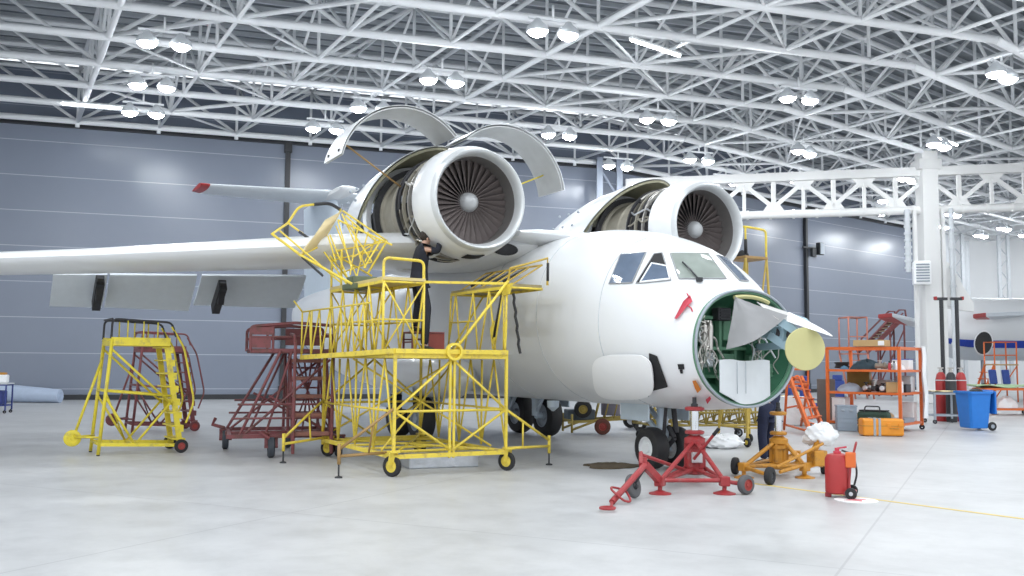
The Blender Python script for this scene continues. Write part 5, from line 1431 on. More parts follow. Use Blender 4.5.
# bogie with rusty wheel
bA, bB = W(568, 432, 23.0), W(655, 428, 23.6); bA.z = bB.z = 0; td = (bB - bA); tl = td.length; td = td / tl
bo = thing('equipment_bogie', 'low olive bogie with a rusty solid wheel under the aircraft belly', 'bogie', bA, math.atan2(td.y, td.x))
b = MB()
for y in (0, .7):
    b.beam((0, y, .30), (tl, y, .42), .05, .06); b.tube((.1, y, .12), (.8, y, .36), .03); b.tube((.1, y, .05), (.1, y, .5), .03)
    for i in range(6): b.tube((.7 + i * .24, y, .38), (.74 + i * .24 + .1, y, .9), .018, 6)
    b.tube((.6, y, .9), (tl, y, .92), .024)
for x in (.1, .8, tl): b.beam((x, 0, .34), (x, .7, .34), .05, .05)
b.build('frame', m_ol, bo)
wheel(bo, (.86, -.08, .20), (.2, 1, 0), .20, .12, mat('rusty_tyre', (.14, .045, .03), .7, var=.3), m_hubr, 'wheel', False, .5)
wheel(bo, (.42, .1, .62), (.3, 1, .1), .22, .16, m_black, m_ol, 'spare_wheel', False, .5)
wheel(bo, (tl - .2, -.08, .17), (.1, 1, 0), .17, .10, m_black, m_grey, 'wheel', False, .5)
b = MB(); b.box((.45, .45, .47), (.7, .4, .26), bev=.03); b.build('motor_housing', mat('grimy_blue_grey', (.10, .13, .16), .6, var=.3), bo)
b = MB(); b.lathe([(0, .22), (.02, .24), (.46, .24), (.48, .2)], 24, (1.25, .38, .45), 'z', caps=True); b.build('drum', mat('grey_violet_drum', (.20, .19, .24), .6, var=.15), bo)
# blue tow bar cart
cA = W(622, 436, 25.0); cA.z = 0
ct = thing('tow_cart', 'dark blue towing cart with white-hubbed black wheels behind the nose wheel', 'cart', cA, R(8))
b = MB(); b.beam((-.1, .2, .34), (.85, .2, .38), .10, .08); b.beam((.4, -.25, .27), (.4, .6, .27), .06, .06); b.box((.4, .2, .36), (.5, .5, .12), bev=.02); b.beam((.85, .2, .38), (.95, .2, .28), .06, .06); b.build('frame', m_dblue, ct)
for y in (-.28, .62): wheel(ct, (.4, y, .21), (.0, 1, 0), .21, .12, m_black, m_hubw, 'wheel', False, .55)
bl = thing('tow_bar', 'bright blue tow bar lying across the olive trestle under the nose', 'tow bar', W(618, 417, 20.0) * 1.0)
b = MB(); p0, p1 = W(640, 416, 21.1), W(702, 412.5, 21.25); p0.z = 1.07; p1.z = 1.07; b.tube(p0, p1, .035, 10); b.build('bar', m_bluel, bl, True)
b = MB(); b.lathe([(-.02, .03), (-.02, .07), (.02, .07), (.02, .03)], 18, p0 + (p0 - p1).normalized() * .06, 'z', closed=True); b.build('eye', m_bluel, bl, True)

# ---- storage rack
FL_, FR_ = G(828.5, 429), G(901, 432.8)
ux = (FR_ - FL_); rl = ux.length; ux /= rl; uy = V((-ux.y, ux.x, 0)); rdp = 1.75
rk = thing('storage_rack', 'orange steel-tube storage rack on casters, crowded with parts', 'rack', FL_, math.atan2(ux.y, ux.x))
RM = MW[rk.name]
ZS = (.22, 1.02, 1.62, 2.18)
b = MB()
for x in (0, rl):
    for y in (0, rdp): b.beam((x, y, .12), (x, y, 2.2), .075, .075)
b.beam((0, 0, 2.2), (rl, 0, 2.2), .075, .075); b.beam((0, rdp, 2.2), (rl, rdp, 2.2), .06, .06)
for x in (0, rl): b.beam((x, 0, 2.2), (x, rdp, 2.2), .075, .075)
b.build('frame', m_org, rk)
for z in ZS[:3]:
    b = MB(); b.box((rl / 2, rdp / 2, z - .01), (rl - .06, rdp - .06, .025))
    for y in (0, rdp): b.beam((0, y, z - .02), (rl, y, z - .02), .05, .06)
    for x in (0, rl): b.beam((x, 0, z - .02), (x, rdp, z - .02), .05, .06)
    b.build('shelf', m_org, rk)
for x in (0, rl):
    for y in (0, rdp):
        b = MB(); b.lathe([(-.025, .03), (-.025, .07), (.025, .07), (.025, .03)], 16, (x, y, .07), 'y', closed=True); b.beam((x, y, .07), (x, y, .14), .04, .06); b.build('caster', m_strut, rk)
def on(x, y, z): return RM @ V((x, y, z))
ra = math.atan2(ux.y, ux.x)
# small builders for the goods on it
def crate(label, p, s, rz, m, lid=None, catg='box', name='box', gap=.0):
    o = thing(name, label, catg, V(p) + V((0, 0, .004)), rz)
    b = MB(); b.box((0, 0, s[2] / 2), s, bev=min(s) * .06); b.build('body', m, o)
    b = MB(); b.box((0, 0, s[2] + .006), (s[0] * 1.02, s[1] * 1.02, .02), bev=.004); b.build('lid', lid or m, o)
    return o
def heap(label, p, r, sc, seed, m, name, catg):
    b = MB(); q = random.Random(seed); ring = []; nu, nv = 22, 12; ph = [q.uniform(0, 6) for _ in range(5)]
    for j in range(nv + 1):
        t_ = PI * j / nv; row = []
        for i in range(nu):
            a = 2 * PI * i / nu; k = r * (1 + .14 * math.sin(2 * a + ph[0]) + .10 * math.sin(5 * a + 3 * t_ + ph[1]) + q.uniform(-.05, .05)); cz = math.cos(t_)
            row.append(V(p) + V((math.sin(t_) * math.cos(a) * sc[0] * k, math.sin(t_) * math.sin(a) * sc[1] * k, (max(cz, 0) * k * sc[2]) + .004)))
        ring.append(row)
    b.loft(ring, caps=False); return tag(b.build(name, m), label, catg)
def coil(label, p, r, m, n=4, th=.022, name='hose_coil', catg='hose'):
    b = MB(); q = random.Random(int(r * 1000) + n); pts = []
    for i in range(n * 18):
        a = 2 * PI * i / 18; rr = r * (1 + .12 * math.sin(a * .37)); pts.append(V(p) + V((math.cos(a) * rr, math.sin(a) * rr * .8, th + .02 + i * .0022)))
    b.path(pts, th, 6); return tag(b.build(name, m), label, catg)
def fitting(label, p, rz, m, m2, k, name='machine_part', catg='part'):
    o = thing(name, label, catg, V(p) + V((0, 0, .004)), rz)
    b = MB(); b.lathe([(-.22, .05), (-.2, .07), (-.02, .07), (0, .10), (.05, .10), (.07, .06), (.2, .055), (.22, .03)], 18, (0, 0, .105), 'x', caps=True); b.build('body', m, o)
    b = MB(); b.tube((-.1, 0, .1), (-.1, 0, .20 + k), .028, 10); b.lathe([(-.015, .03), (-.015, .06), (.015, .06), (.015, .03)], 16, (-.1, 0, .19 + k), 'z', caps=True); b.build('port', m2, o)
    b = MB(); b.box((-.12, 0, .016), (.08, .14, .03)); b.beam((-.12, 0, .02), (-.12, 0, .1), .05, .08); b.beam((.12, 0, .02), (.12, 0, .1), .05, .08); b.box((.12, 0, .016), (.08, .14, .03)); b.box((0, 0, .012), (.3, .1, .02)); b.build('mounting', m2, o)
    return o
S0, S1, S2, S3 = ZS[0] + .004, ZS[1] + .004, ZS[2] + .004, 2.24
# top rail: box across the rails
b = MB()
o = thing('cardboard_box', 'long buff cardboard box lying across the top rails of the orange rack', 'box', on(rl - .75, .02, 2.243), ra); b.box((0, .1, .09), (.85, .4, .17), bev=.01); b.build('carton', m_card, o); b = MB(); b.box((.32, -.105, .09), (.16, .01, .12)); b.build('label_patch', m_pvc, o)
# third shelf (S2): tarpaulin, blue bundle, bottles, cloths
heap('dark teal tarpaulin heap on the top shelf of the orange rack', on(.88, .5, S2), .40, (1.0, .7, .6), 1, mat('dark_teal_cloth', (.03, .06, .08), .8, var=.3, bump=.5, bscale=9), 'tarpaulin', 'tarpaulin')
heap('small blue cloth bundle in front of the dark teal tarpaulin', on(.42, .14, S2), .11, (1.1, .6, .8), 2, mat('blue_cloth', (.10, .22, .34), .8, var=.2), 'cloth_bundle', 'cloth')
heap('white cloth bundle at the right end of the top rack shelf', on(rl - .32, .75, S2), .20, (1, 1, .9), 3, m_pvc, 'cloth_bundle', 'cloth')
fitting('khaki metal fitting on the top rack shelf right of the tarpaulin', on(1.42, .3, S2), ra + .4, m_khaki, m_pipe, .05)
for k, (x, m_, lb) in enumerate(((1.62, m_pink, 'pink spray can on the top rack shelf, left of the corner post'), (1.74, m_grey, 'grey spray can on the top rack shelf, close to the corner post'))):
    o = thing('spray_can', lb, 'can', on(x, .16, S2)); b = MB(); b.lathe([(0, .03), (.005, .036), (.17, .036), (.19, .022)], 18, (0, 0, .001), 'z', caps=True); b.build('can', m_, o); b = MB(); b.lathe([(.19, .024), (.23, .024), (.24, .018)], 14, (0, 0, .001), 'z', caps=True); b.build('cap', m_strut, o)
coil('black cable coil at the far left of the top rack shelf', on(.22, .5, S2), .17, m_black, 4)
crate('pale blue-white carton on the top rack shelf under the draped sheet', on(rl - .3, 1.2, S2), (.45, .35, .28), ra, m_pvc, m_bluel)
# second shelf (S1)
heap('grey-blue padded roll at the left of the middle rack shelf', on(.50, .34, S1), .27, (1.25, .75, .75), 5, mat('grey_blue_cloth', (.36, .42, .50), .8, var=.2, bump=.4, bscale=10), 'padded_roll', 'padding')
crate('amber mirror-fronted panel box standing on the middle rack shelf', on(.55, .86, S1), (.62, .16, .52), ra, m_mirror)
fitting('silver pipe fitting in the middle of the middle rack shelf', on(.97, .32, S1), ra + 1.57, m_alu, m_dark, .06)
fitting('dark pump lying beside the silver pipe fitting on the rack', on(1.195, .32, S1), ra + 1.57, m_dark, m_pipe, .08)
fitting('bronze valve standing behind the padded roll on the rack', on(1.12, .80, S1), ra + .2, m_khaki, m_alu, .12)
fitting('white-grey actuator on the middle rack shelf near the corner post', on(1.42, .32, S1), ra + 1.57, m_lgrey, m_dark, .04)
crate('buff carton on the middle rack shelf, touching the corner post', on(rl - .25, .24, S1), (.30, .26, .26), ra, m_card)
crate('narrow red and white carton on the middle rack shelf at the corner post', on(rl - .05, .27, S1), (.05, .18, .30), ra, m_pvc, m_red)
crate('dark grey tool box on the middle rack shelf behind the corner post', on(rl - .2, .8, S1), (.34, .4, .2), ra, m_strut)
crate('pale grey carton at the back corner of the middle rack shelf', on(rl - .3, 1.4, S1), (.4, .34, .42), ra, m_lgrey)
crate('white tray box at the middle of the middle rack shelf', on(.92, 1.3, S1), (.9, .4, .3), ra, m_pvc, m_lgrey)
# bottom shelf (S0)
crate('tall white carton standing on the bottom rack shelf at its left end', on(.24, .3, S0), (.36, .4, .62), ra, m_pvc)
heap('black coiled tarpaulin on the bottom rack shelf', on(1.08, .45, S0), .30, (1.2, .8, .6), 6, mat('black_cloth', (.02, .022, .025), .8, var=.3, bump=.5, bscale=9), 'tarpaulin', 'tarpaulin')
crate('flat grey-blue case on the bottom rack shelf at the corner', on(rl - .24, .85, S0), (.4, .8, .10), ra, m_grey)
heap('cream padding bundle along the back of the bottom rack shelf', on(.80, 1.2, S0), .34, (1.6, .7, .7), 7, m_cream, 'padding_bundle', 'padding')
crate('white carton at the back right of the bottom rack shelf', on(rl - .3, 1.55, S0), (.38, .3, .5), ra, m_pvc)
# hanging white sheet at the rack's far corner
g = []; cr = on(rl + .02, rdp - .12, 0)
dv = (RM.to_3x3() @ V((0, 1, 0)))
for i in range(17):
    t_ = i / 16; row = []
    for j in range(9):
        s_ = j / 8; wd = lerp(.22, .50, t_)
        row.append(cr + dv * ((s_ - .5) * wd + .05 * math.sin(i * .7)) + ux * (.09 + .04 * math.sin(s_ * 9 + t_ * 2) + .05 * t_) + V((0, 0, 2.28 - 1.95 * t_)))
    g.append(row)
b = MB(); b.sheet(g, .008); b.sheet([[cr + dv * ((j / 4 - .5) * .22) + ux * lerp(.09, -.12, i / 4) + V((0, 0, 2.275 + .0 * i)) for j in range(5)] for i in range(5)], .008); o = b.build('dust_sheet', m_pvc); tag(o, 'long white polythene sheet hanging from the far corner of the orange rack', 'dust sheet')

# ---- things standing around the rack
c = G(847.5, 431.5); o = thing('plastic_crate', 'grey-blue stack-style crate with a lid, on the floor in front of the rack', 'crate', c, R(-12))
b = MB(); b.box((0, .22, .33), (.50, .42, .64), bev=.02)
for z in (.12, .24, .36, .48): b.box((0, .22, z), (.52, .44, .025))
b.build('body', mat('crate_grey_blue', (.30, .36, .43), .5, var=.06), o); b = MB(); b.box((0, .22, .665), (.53, .45, .04), bev=.01); b.build('lid', MATS['crate_grey_blue'], o)
for s in (-1, 1):
    b = MB(); b.box((s * .10, -.005, .55), (.08, .02, .05), bev=.005); b.build('handle', m_grey, o)
c = G(871, 434.3); o = thing('kit_bag', 'dark green canvas kit bag on the floor between the grey crate and the rack post', 'bag', c, ra)
b = MB(); b.box((0, .25, .28), (.80, .34, .60), bev=.09); b.build('body', m_dgreen, o)
b = MB(); b.path([(-.2, .1, .54), (-.18, .14, .70), (.18, .14, .70), (.2, .1, .54)], .018, 6, fillet=.05); b.build('carry_strap', m_strut, o); b = MB(); b.box((0, .25, .59), (.7, .26, .03), bev=.01); b.build('flap', MATS['black_cloth'], o)
oc2 = G(884, 436.5); o = thing('tool_case', 'orange hard tool case with two grey straps on the floor before the rack', 'case', oc2, R(-3))
b = MB(); b.box((0, .2, .22), (1.0, .42, .42), bev=.05); b.build('shell', m_case, o)
b = MB(); b.box((0, .2, .255), (1.015, .435, .02)); b.build('seam', m_jor, o)
for x in (-.22, -.10):
    b = MB(); b.box((x, .2, .22), (.06, .44, .44), bev=.01); b.build('strap', m_grey, o)
for x in (.12, .40):
    b = MB(); b.box((x, -.02, .28), (.10, .03, .08), bev=.008); b.build('latch', m_case, o)
b = MB(); b.path([(.15, -.015, .20), (.15, -.06, .20), (.35, -.06, .20), (.35, -.015, .20)], .012, 6, fillet=.03); b.build('handle', m_jor, o)
for x in (-.4, .4):
    b = MB(); b.box((x, .2, .008), (.1, .3, .02)); b.build('foot', m_strut, o)
# wheelie bin
o = thing('wheelie_bin', 'bright blue wheeled waste bin, lid open, to the right of the rack', 'bin', G(982, 431), R(6))
b = MB(); rings = []
for z, sx, sy in ((.06, .24, .27), (.08, .26, .29), (.55, .30, .33), (1.0, .33, .37), (1.0, .37, .41), (1.06, .37, .41), (1.06, .32, .36), (.3, .25, .28)):
    rings.append([V((sx * max(-1, min(1, 1.35 * math.cos(2 * PI * (k + .5) / 24))), .36 + sy * max(-1, min(1, 1.35 * math.sin(2 * PI * (k + .5) / 24))), z)) for k in range(24)])
b.loft(rings); b.build('body', m_blue, o)
b = MB(); b.box((.43, .36, .76), (.05, .72, .62), bev=.02); b.tube((.38, .02, 1.05), (.38, .70, 1.05), .025); b.build('lid', m_blue, o)
b = MB(); b.path([(.34, .1, 1.0), (.43, .1, 1.08), (.43, .62, 1.08), (.34, .62, 1.0)], .02, 6, fillet=.04); b.build('handle', m_blue, o)
for y in (.06, .68): wheel(o, (.34, y, .12), (0, 1, 0), .12, .06, m_black, m_grey, 'wheel', False, .45)
b = MB(); b.box((0, .36, 1.02), (.6, .66, .06), bev=.02); b.ball((.05, .3, 1.06), .14, (1.2, 1, .5), jit=.15); b.build('waste', m_strut, o)
# trolley with cylinders behind
T0 = G(949, 424); o = thing('parts_trolley', 'grey tube trolley with a cream paper-covered top between rack and blue bin', 'trolley', T0, R(0))
b = MB()
for x in (-.42, .42):
    for y in (0, .7): b.beam((x, y, .12), (x, y, .92), .05, .05)
for y in (0, .7): b.beam((-.42, y, .25), (.42, y, .25), .04, .04); b.beam((-.42, y, .9), (.42, y, .9), .04, .04)
for x in (-.42, .42): b.beam((x, 0, .25), (x, .7, .25), .04, .04); b.beam((x, 0, .9), (x, .7, .9), .04, .04)
b.build('frame', m_grey, o)
for x in (-.42, .42):
    for y in (0, .7):
        b = MB(); b.lathe([(-.02, .02), (-.02, .065), (.02, .065), (.02, .02)], 14, (x, y, .065), 'y', closed=True); b.beam((x, y, .065), (x, y, .14), .03, .05); b.build('caster_wheel', m_strut, o)
b = MB(); b.box((0, .35, .93), (.9, .76, .03)); b.build('top', m_grey, o)
g = [[T0 + V((lerp(-.5, .62, i / 10), lerp(-.05, .75, j / 6), .98 + .015 * math.sin(i * 1.3 + j) - .25 * max(0, lerp(-.5, .62, i / 10) - .46) * 1.5)) for j in range(7)] for i in range(11)]
b = MB(); b.sheet(g, .006); tag(b.build('paper_sheet', m_cream), 'cream paper sheet laid over the top of the grey tube trolley', 'paper')
for i, (px, dy, m_, lb) in enumerate(((942, 1.4, m_red, 'red gas cylinder left of the black one behind the trolley'), (952, 1.0, m_strut, 'black gas cylinder standing between two red ones'), (962, 1.4, m_red, 'red gas cylinder right of the black one behind the trolley'))):
    c = W(px, 420, T0.y + dy); c.z = 0; q = thing('gas_cylinder', lb, 'gas cylinder', c)
    r_ = .165 if i != 1 else .16; b = MB(); b.lathe([(.0, r_ * .9), (.05, r_), (1.30, r_), (1.48, r_ * .75), (1.56, r_ * .3)], 26, (0, 0, .001), 'z', caps=True); b.build('bottle', m_, q)
    b = MB(); b.lathe([(1.54, .06), (1.62, .06), (1.62, .04), (1.70, .04)], 14, (0, 0, 0), 'z', caps=True); b.tube((-.09, 0, 1.68), (.09, 0, 1.68), .02); b.build('valve', m_pipe, q)
    b = MB(); b.lathe([(1.28, r_ + .001), (1.28, r_ + .012), (1.31, r_ + .012), (1.31, r_ + .001)], 26, (0, 0, 0), 'z', closed=True); b.build('band', m_lgrey, q)
b = MB()
for k, px in enumerate((944.5, 960)):
    c = W(px, 420, 31.0); c.z = 0; q = thing('steel_post', 'black T-headed steel post, %s of the pair standing behind the gas cylinders' % ('left one' if k == 0 else 'right one'), 'post', c)
    h_ = W(px, 298, 30.6).z
    b = MB(); b.tube((0, 0, .03), (0, 0, h_), .062, 12); b.build('post', m_strut, q); b = MB(); b.beam((-.19, 0, h_), (.19, 0, h_), .12, .09); b.build('head', m_strut, q)
    b = MB(); b.lathe([(0, .20), (.03, .19), (.05, .1)], 18, (0, 0, 0), 'z', caps=True); b.build('base_plate', m_strut, q)
    b = MB(); b.box((-.19 if k == 0 else .19, 0, h_ + .02), (.06, .13, .11)); b.build('red_cap', m_red, q)

# ---- step ladder, seats, board
lA = G(812, 437); 
sl = thing('step_ladder', 'orange wheeled step ladder leaning up to the left, behind the radar dish', 'step ladder', lA)
P = lambda x, y, d: W(x, y, d)
b = MB()
for (bx, by, tx, ty, d0, d1) in ((811, 434, 787, 371, 23.2, 24.4), (823, 428, 801, 377, 24.5, 25.6)):
    p0 = P(bx, by, d0); b.beam(p0, P(tx, ty, d1), .07, .12); 
b.build('stiles', m_org, sl, True)
for k in range(6):
    t_ = (k + .4) / 6; a = P(811, 434, 23.2).lerp(P(787, 371, 24.4), t_); c = P(823, 428, 24.5).lerp(P(801, 377, 25.6), t_)
    b = MB(); b.beam(a, c, .22, .03); b.build('step', m_org, sl, True)
b = MB(); b.path([P(787, 371, 24.4), P(789, 369, 24.5), P(808, 369.5, 25.2), P(808, 384, 25.2), P(787, 384, 24.4)], .03, 7); b.path([P(793, 384, 24.6), P(795, 376, 24.7), P(799, 376, 24.7), P(806, 398, 24.4), P(813, 418, 24.0)], .028, 7, fillet=.1); b.build('hand_rail', m_org, sl, True)
b = MB(); b.tube(P(808, 384, 25.2), G(801, 426), .035); b.tube(P(787, 384, 24.4), G(784, 430), .035); b.tube(G(784, 430) + V((0, 0, .15)), P(811, 432, 23.2), .03); b.tube(G(801, 426) + V((0, 0, .15)), P(823, 426, 24.5), .03); b.tube(P(786, 408, 24.6), P(802, 405, 25.2), .025); b.build('back_legs', m_org, sl, True)
for px, py in ((811, 436), (823, 430)):
    c = G(px, py); b = MB(); b.lathe([(-.025, .03), (-.025, .09), (.025, .09), (.025, .03)], 14, c + V((0, 0, .09)), 'x', closed=True); b.tube(c + V((0, 0, .09)), c + V((0, .04, .3)), .03); b.build('wheel', m_strut, sl, True)
# blue aircraft seats
m_frame = m_grey
def seat_unit():
    s = thing('aircraft_seat', 'tmp', 'seat', (0, 0, 0), 0)
    b = MB(); b.box((0, 0, .45), (.50, .50, .14), bev=.05); b.build('cushion', m_seatb, s)
    b = MB(); b.box((0, .25, .82), (.48, .13, .72), bev=.05, mtx=M.Rotation(R(-10), 3, 'X')); b.build('backrest', m_seatb, s)
    b = MB(); b.box((0, .30, 1.27), (.36, .12, .22), bev=.04); b.build('headrest', m_seatb, s)
    for x in (-.28, .28):
        b = MB(); b.box((x, .03, .62), (.06, .42, .06), bev=.02); b.beam((x, .2, .4), (x, .2, .62), .04, .06); b.build('armrest', m_frame, s)
        b = MB(); b.beam((x * .8, -.18, 0), (x * .8, -.1, .40), .04, .05); b.beam((x * .8, .22, 0), (x * .8, .1, .40), .04, .05); b.beam((x * .8, -.18, .02), (x * .8, .22, .02), .04, .03); b.build('leg', m_frame, s)
    return s
s1 = seat_unit(); s1['label'] = 'dark blue aircraft seat standing left of the brown board beside the rack'
s1.location = G(812, 419); s1.rotation_euler = (0, 0, R(35))
for px, py, rz_, lb in ((838, 412, R(-20), 'dark blue aircraft seat seen behind the left post of the rack'), (797, 413, R(60), 'dark blue aircraft seat half hidden behind the orange step ladder')):
    c = copy_tree(s1); c.location = G(px, py); c.rotation_euler = (0, 0, rz_); c['label'] = lb
bd = G(825, 424); b = MB(); b.box(bd + V((.05, 0, .67)), (.52, .05, 1.32), R(-12), bev=.01); o = b.build('board', m_brown); tag(o, 'dark brown board standing upright left of the orange rack', 'board')
b = MB(); b.box(bd + V((.12, .05, .02)), (.1, .3, .04), R(-12)); b.build('foot', m_brown, o, True)
# clutter: yellow-white bundle on a pallet behind the ladder
heap('cream and yellow padding heap on the floor behind the orange step ladder', G(798, 408), .62, (1.2, .8, .9), 11, m_cream, 'padding_bundle', 'padding')
crate('large white carton on the floor right of the amber jack, behind the step ladder', G(793, 425), (.8, .6, .8), R(10), m_pvc)

# ---- far equipment by the grey wall
def mini_ladder(label, base, m, w, h, rz, lean):
    t = thing('tall_ladder_stand', label, 'ladder stand', base, rz); b = MB()
    for x in (0, w):
        b.tube((x + lean * .6, 0, 0), (x, 0, h * .55), .05, 6); b.tube((x, 0, h * .55), (x, 0, h), .04, 6); b.tube((x + lean, 1.2, 0), (x, 1.2, h * .55), .05, 6); b.tube((x, 1.2, h * .55), (x, 1.2, h), .04, 6)
    for z in (h * .55, h): b.path([(0, 0, z), (w, 0, z), (w, 1.2, z), (0, 1.2, z)], .04, 6, closed=True)
    b.tube((0, 0, h * .76), (w, 0, h * .76), .03, 6); b.build('frame', m, t)
    for k in range(5): 
        b = MB(); b.beam((lean * .6 * (1 - k / 5), 0, .3 + k * h * .1), (w + lean * .6 * (1 - k / 5), 0, .3 + k * h * .1), .2, .04); b.build('step', m, t)
    b = MB(); b.box((w / 2, .6, h * .55), (w, 1.2, .06)); b.build('platform', m, t); return t
mini_ladder('pale orange tall ladder stand in front of the grey wall, left of the maroon stairs', G(850, 399), mat('faded_orange_paint', (.55, .20, .14), .5, var=.15), 1.0, W(850, 317, G(850, 399).y).z, R(4), .5)
Sb = G(872, 398); st2 = thing('boarding_stairs', 'maroon boarding stairs rising to the right against the grey wall', 'stairs', Sb, 0)
Ys = Sb.y
b = MB()
for dy in (0, 1.4):
    a0_ = W(867, 352, Ys) + V((0, dy, 0)); a1_ = W(903, 318, Ys) + V((0, dy, 0)); b.beam(a0_, a1_, .10, .22)
    b.path([W(869, 350, Ys) + V((0, dy, 0)), W(871, 338, Ys) + V((0, dy, 0)), W(899, 310, Ys) + V((0, dy, 0)), W(905, 310, Ys) + V((0, dy, 0)), W(907, 322, Ys) + V((0, dy, 0))], .05, 6)
    b.path([W(876, 352, Ys) + V((0, dy, 0)), W(878, 340, Ys) + V((0, dy, 0)), W(903, 313, Ys) + V((0, dy, 0))], .04, 6)
    for px, py in ((868, 354), (878, 345), (890, 332), (904, 320)):
        p = W(px, py, Ys) + V((0, dy, 0)); b.tube(p, V((p.x, p.y, .1)), .05, 6)
    b.tube(V((W(868, 0, Ys).x, Ys + dy, .3)), W(904, 330, Ys) + V((0, dy, 0)), .04, 6); b.beam(V((W(866, 0, Ys).x, Ys + dy, .2)), V((W(906, 0, Ys).x, Ys + dy, .2)), .08, .1)
b.build('frame', m_mar, st2, True)
n = 11
for k in range(n):
    p = W(867, 352, Ys).lerp(W(903, 318, Ys), (k + .5) / n); b = MB(); b.box(p + V((0, .7, .06)), (.28, 1.4, .05)); b.build('step', mat('worn_step', (.36, .27, .18), .7, var=.2), st2, True)
b = MB(); b.box(W(908, 320, Ys) + V((0, .7, -.1)), (.9, 1.5, .07)); b.build('landing', m_mar, st2, True)

# ---- second aircraft behind the column
Yq = 53.0; a2 = thing('parked_airliner', 'white airliner with a blue stripe parked behind the white column', 'aircraft', V((W(1000, 0, Yq).x, Yq, 0)), R(4))
zc = W(980, 329, Yq).z; rad = 1.75; x0 = W(934, 0, Yq).x - W(1000, 0, Yq).x - .9
b = MB(); rings = []
for x, k_, dz_ in ((x0 - .6, .05, -.3), (x0 - .3, .3, -.25), (x0 + .3, .62, -.12), (x0 + .8, .84, -.05), (x0 + 1.4, .97, 0), (x0 + 2.2, 1, 0), (x0 + 16, 1, 0)):
    rings.append([V((x, rad * k_ * math.sin(2 * PI * i / 40), zc + dz_ + rad * k_ * math.cos(2 * PI * i / 40))) for i in range(40)])
b.loft(rings); b.build('fuselage', m_white, a2)
def band(name, t0, t1, m, off):
    g = []
    for x, k_, dz_ in ((x0 + .3, .62, -.12), (x0 + .8, .84, -.05), (x0 + 1.4, .97, 0), (x0 + 2.2, 1, 0), (x0 + 16, 1, 0)):
        g.append([V((x, -(rad * k_ + off) * math.sin(R(lerp(t0, t1, j / 6))), zc + dz_ + (rad * k_ + off) * math.cos(R(lerp(t0, t1, j / 6))))) for j in range(7)])
    b = MB(); b.sheet(g, .01); b.build(name, m, a2)
band('blue_stripe', 113, 128, m_bluel, .012); band('grey_belly', 129, 178, m_belly, .010)
def rel(p): return MW[a2.name].inverted() @ p
def panelwing(name, pts, th, m):
    b = MB(); up_ = V((0, 0, th)); P_ = [rel(W(*p)) for p in pts]; b.prism(P_, up_); return b.build(name, m, a2, bev=.04)
panelwing('wing', [(892, 317, 47.0), (932, 326, 49.0), (945, 333, 52), (908, 326, 49.5)], .20, m_belly)
panelwing('wing_tip', [(878, 318.5, 46.5), (892, 317, 47.0), (908, 326, 49.5), (884, 321, 48)], .21, m_red)
panelwing('tailplane', [(986, 317, 49), (1030, 315, 51), (1030, 320, 54), (990, 319.5, 51)], .22, m_belly)
panelwing('tailplane_tip', [(973, 318.5, 48.6), (986, 317, 49), (990, 319.5, 51), (976, 319.8, 50)], .23, m_red)
ecw = W(983.5, 343, 49.6); ec = rel(ecw); ra2 = math.atan2(-(ecw - CAM).x, (ecw - CAM).y) - R(4)
NM = M.Translation(ec) @ M.Rotation(ra2, 4, 'Z') @ M.Rotation(R(9), 4, 'Y') @ M.Diagonal((1, 1, 1.48, 1))
b = MB(); b.lathe([(-.02, .36), (-.05, .41), (0, .45), (.3, .46), (.9, .42), (1.5, .2), (1.5, .001)], 28, (0, 0, 0), 'y'); b.xf(NM); b.build('nacelle', m_white, a2)
b = MB(); b.lathe([(-.06, .001), (-.06, .40), (.05, .40), (.05, .001)], 28, (0, 0, 0), 'y'); b.xf(NM); b.build('intake_cover', m_black, a2)
for x in (x0 + 3, x0 + 9):
    b = MB(); b.tube((x, 0, .4), (x, 0, zc - rad + .1), .12, 10); b.build('gear_leg', m_grey, a2)
    wheel(a2, (x, -.3, .42), (0, 1, 0), .42, .25, m_black, m_hubw, 'wheel', False, .5)
b = MB(); b.loft([[V((x0 + 9 + dx + c_, s_ * .12, z)) for c_, s_ in ((0, 0), (.6, 1), (2.2, .6), (3.2, 0), (2.2, -.6), (.6, -1))] for z, dx in ((zc + 1.4, 0), (zc + 3.4, 1.4))]); b.build('fin', m_white, a2)

# ---- right edge: orange stand, cart with tarp and bundle
ob = G(1003, 402); os_ = thing('access_stand', 'faded orange access stand in front of the parked airliner at the right edge', 'access stand', ob, 0)
Yo = ob.y; h_ = W(1003, 342, Yo).z; b = MB()
for x in (-.35, .75):
    for y in (0, 1.0): b.tube((x, y, 0), (x, y, h_), .035, 6)
for z in (h_, h_ * .78, h_ * .62): b.path([(-.35, 0, z), (.75, 0, z), (.75, 1, z), (-.35, 1, z)], .03, 6, closed=True)
b.tube((-.35, 0, .2), (.75, 0, h_ * .6), .03, 6); b.build('frame', m_org, os_)
b = MB(); b.box((.2, .5, h_ * .62), (1.2, 1.1, .07)); b.build('deck', m_card, os_)
for k in range(5): b = MB(); b.box((-.45 - .1 * (5 - k), .5, .15 + k * h_ * .11), (.2, .9, .04)); b.build('step', m_org, os_)
b = MB(); b.beam((-1.05, .05, .0), (-.35, .05, h_ * .62), .06, .1); b.beam((-1.05, .95, .0), (-.35, .95, h_ * .62), .06, .1); b.beam((-1.0, .05, .12), (-1.0, .95, .12), .05, .05); b.build('stringers', m_org, os_)
cb = G(998, 415); cq = thing('transport_cart', 'orange flat cart with a pale green cover on its upper deck at the right edge', 'cart', cb, R(3))
b = MB(); 
for x in (-.45, 1.5):
    for y in (0, .8): b.beam((x, y, .12), (x, y, .95), .06, .06)
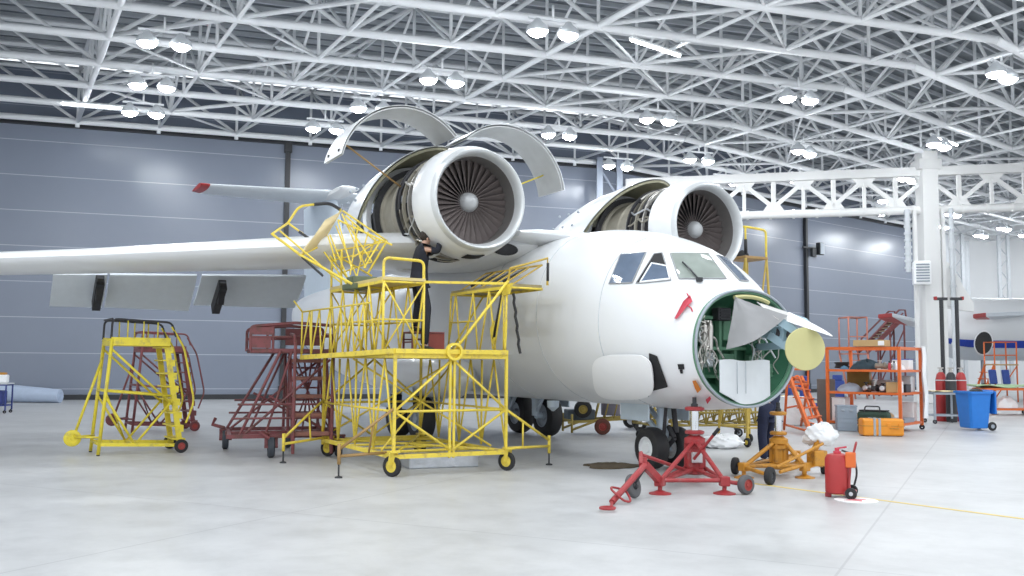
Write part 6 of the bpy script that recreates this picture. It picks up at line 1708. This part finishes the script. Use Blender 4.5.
for z in (.2, .92):
    for y in (0, .8): b.beam((-.45, y, z), (1.5, y, z), .06, .07)
    for x in (-.45, 1.5): b.beam((x, 0, z), (x, .8, z), .06, .07)
b.build('frame', m_org, cq)
for z in (.22, .95): b = MB(); b.box((.52, .4, z), (1.9, .8, .03)); b.build('deck', m_org, cq)
for x in (-.4, 1.45):
    for y in (0, .8): wheel(cq, (x, y, .08), (0, 1, 0), .08, .05, m_black, m_grey, 'wheel', False, .4)
heap('crumpled white bundle on the lower deck of the orange flat cart', cb + V((.5, .38, .24)), .30, (1.2, .9, 1.2), 21, m_pvc, 'wrapped_bundle', 'bundle')
g = [[MW[cq.name] @ V((lerp(-.75, 1.55, i / 10), lerp(-.02, .82, j / 6), .998 + .05 * math.sin(i * .9 + j * .4) * (1 if i < 9 else .3) + .05)) for j in range(7)] for i in range(11)]
b = MB(); b.sheet(g, .03); tag(b.build('cover_sheet', m_tarp), 'pale green quilted cover lying on the upper deck of the orange flat cart', 'cover')
for k, (px, lb) in enumerate(((993, 'blue seat back standing left of its twin on the pale green cover'), (1006, 'blue seat back standing right of its twin on the pale green cover'))):
    o = thing('seat_back', lb, 'seat back', W(px, 378, cb.y + .95), R(10)); o.location.z = 1.08; b = MB(); b.box((0, 0, .28), (.28, .12, .54), bev=.04, mtx=M.Rotation(R(-10), 3, 'X')); b.build('pad', m_seatb, o); b = MB(); b.box((0, .06, .3), (.3, .03, .5), bev=.01, mtx=M.Rotation(R(-10), 3, 'X')); b.build('shell', m_lgrey, o)
# yellow work stand behind the far engine
yb = W(748, 400, 20.6); yb.z = 0; ys_ = thing('work_stand', 'yellow work stand with a guard rail beyond the far engine', 'work platform', yb, AZ)
zp = W(750, 259, yb.y).z; b = MB()
for x in (-.3, .3):
    for y in (-.3, .3): b.tube((x * 1.5, y * 1.5, .1), (x, y, zp), .028, 7)
for z, k_ in ((.4, 1.45), (1.4, 1.3), (2.2, 1.15), (3.0, 1.07)): b.path([(-.3 * k_, -.3 * k_, z), (.3 * k_, -.3 * k_, z), (.3 * k_, .3 * k_, z), (-.3 * k_, .3 * k_, z)], .022, 6, closed=True)
b.tube((-.43, -.43, .4), (.3, -.3, zp), .02, 6); b.tube((.43, -.43, .4), (-.3, -.3, zp), .02, 6); b.tube((-.43, .43, .4), (-.3, -.3, zp), .02, 6); b.tube((.43, -.43, .4), (.3, .3, zp), .02, 6); b.build('frame', mat('dull_ochre_paint', (.52, .37, .07), .5, var=.2), ys_)
b = MB(); b.box((0, 0, zp), (.66, .66, .06), bev=.01); b.build('platform', m_tan, ys_)
b = MB(); b.path([(-.3, -.3, zp), (-.25, -.3, zp + .45), (-.05, -.3, zp + .68), (.3, -.3, zp + .66), (.3, .3, zp + .62), (.3, .3, zp)], .026, 7, fillet=.1); b.path([(.3, -.3, zp + .66), (.31, -.3, zp + .1)], .022, 6); b.build('guard_rail', m_yel, ys_)
b = MB(); b.tube((.31, -.3, zp + .06), (.305, -.3, zp + .38), .036, 8); b.build('padded_sleeve', m_black, ys_)
for x in (-.45, .45):
    for y in (-.45, .45): wheel(ys_, (x, y, .10), (0, 1, 0), .10, .06, m_black, m_yel, 'caster_wheel', False, .5)
heap('small black bag on the platform of the yellow work stand', yb + V((-.08, -.05, zp + .032)), .14, (1, .8, .9), 31, MATS['black_cloth'], 'tool_bag', 'bag')
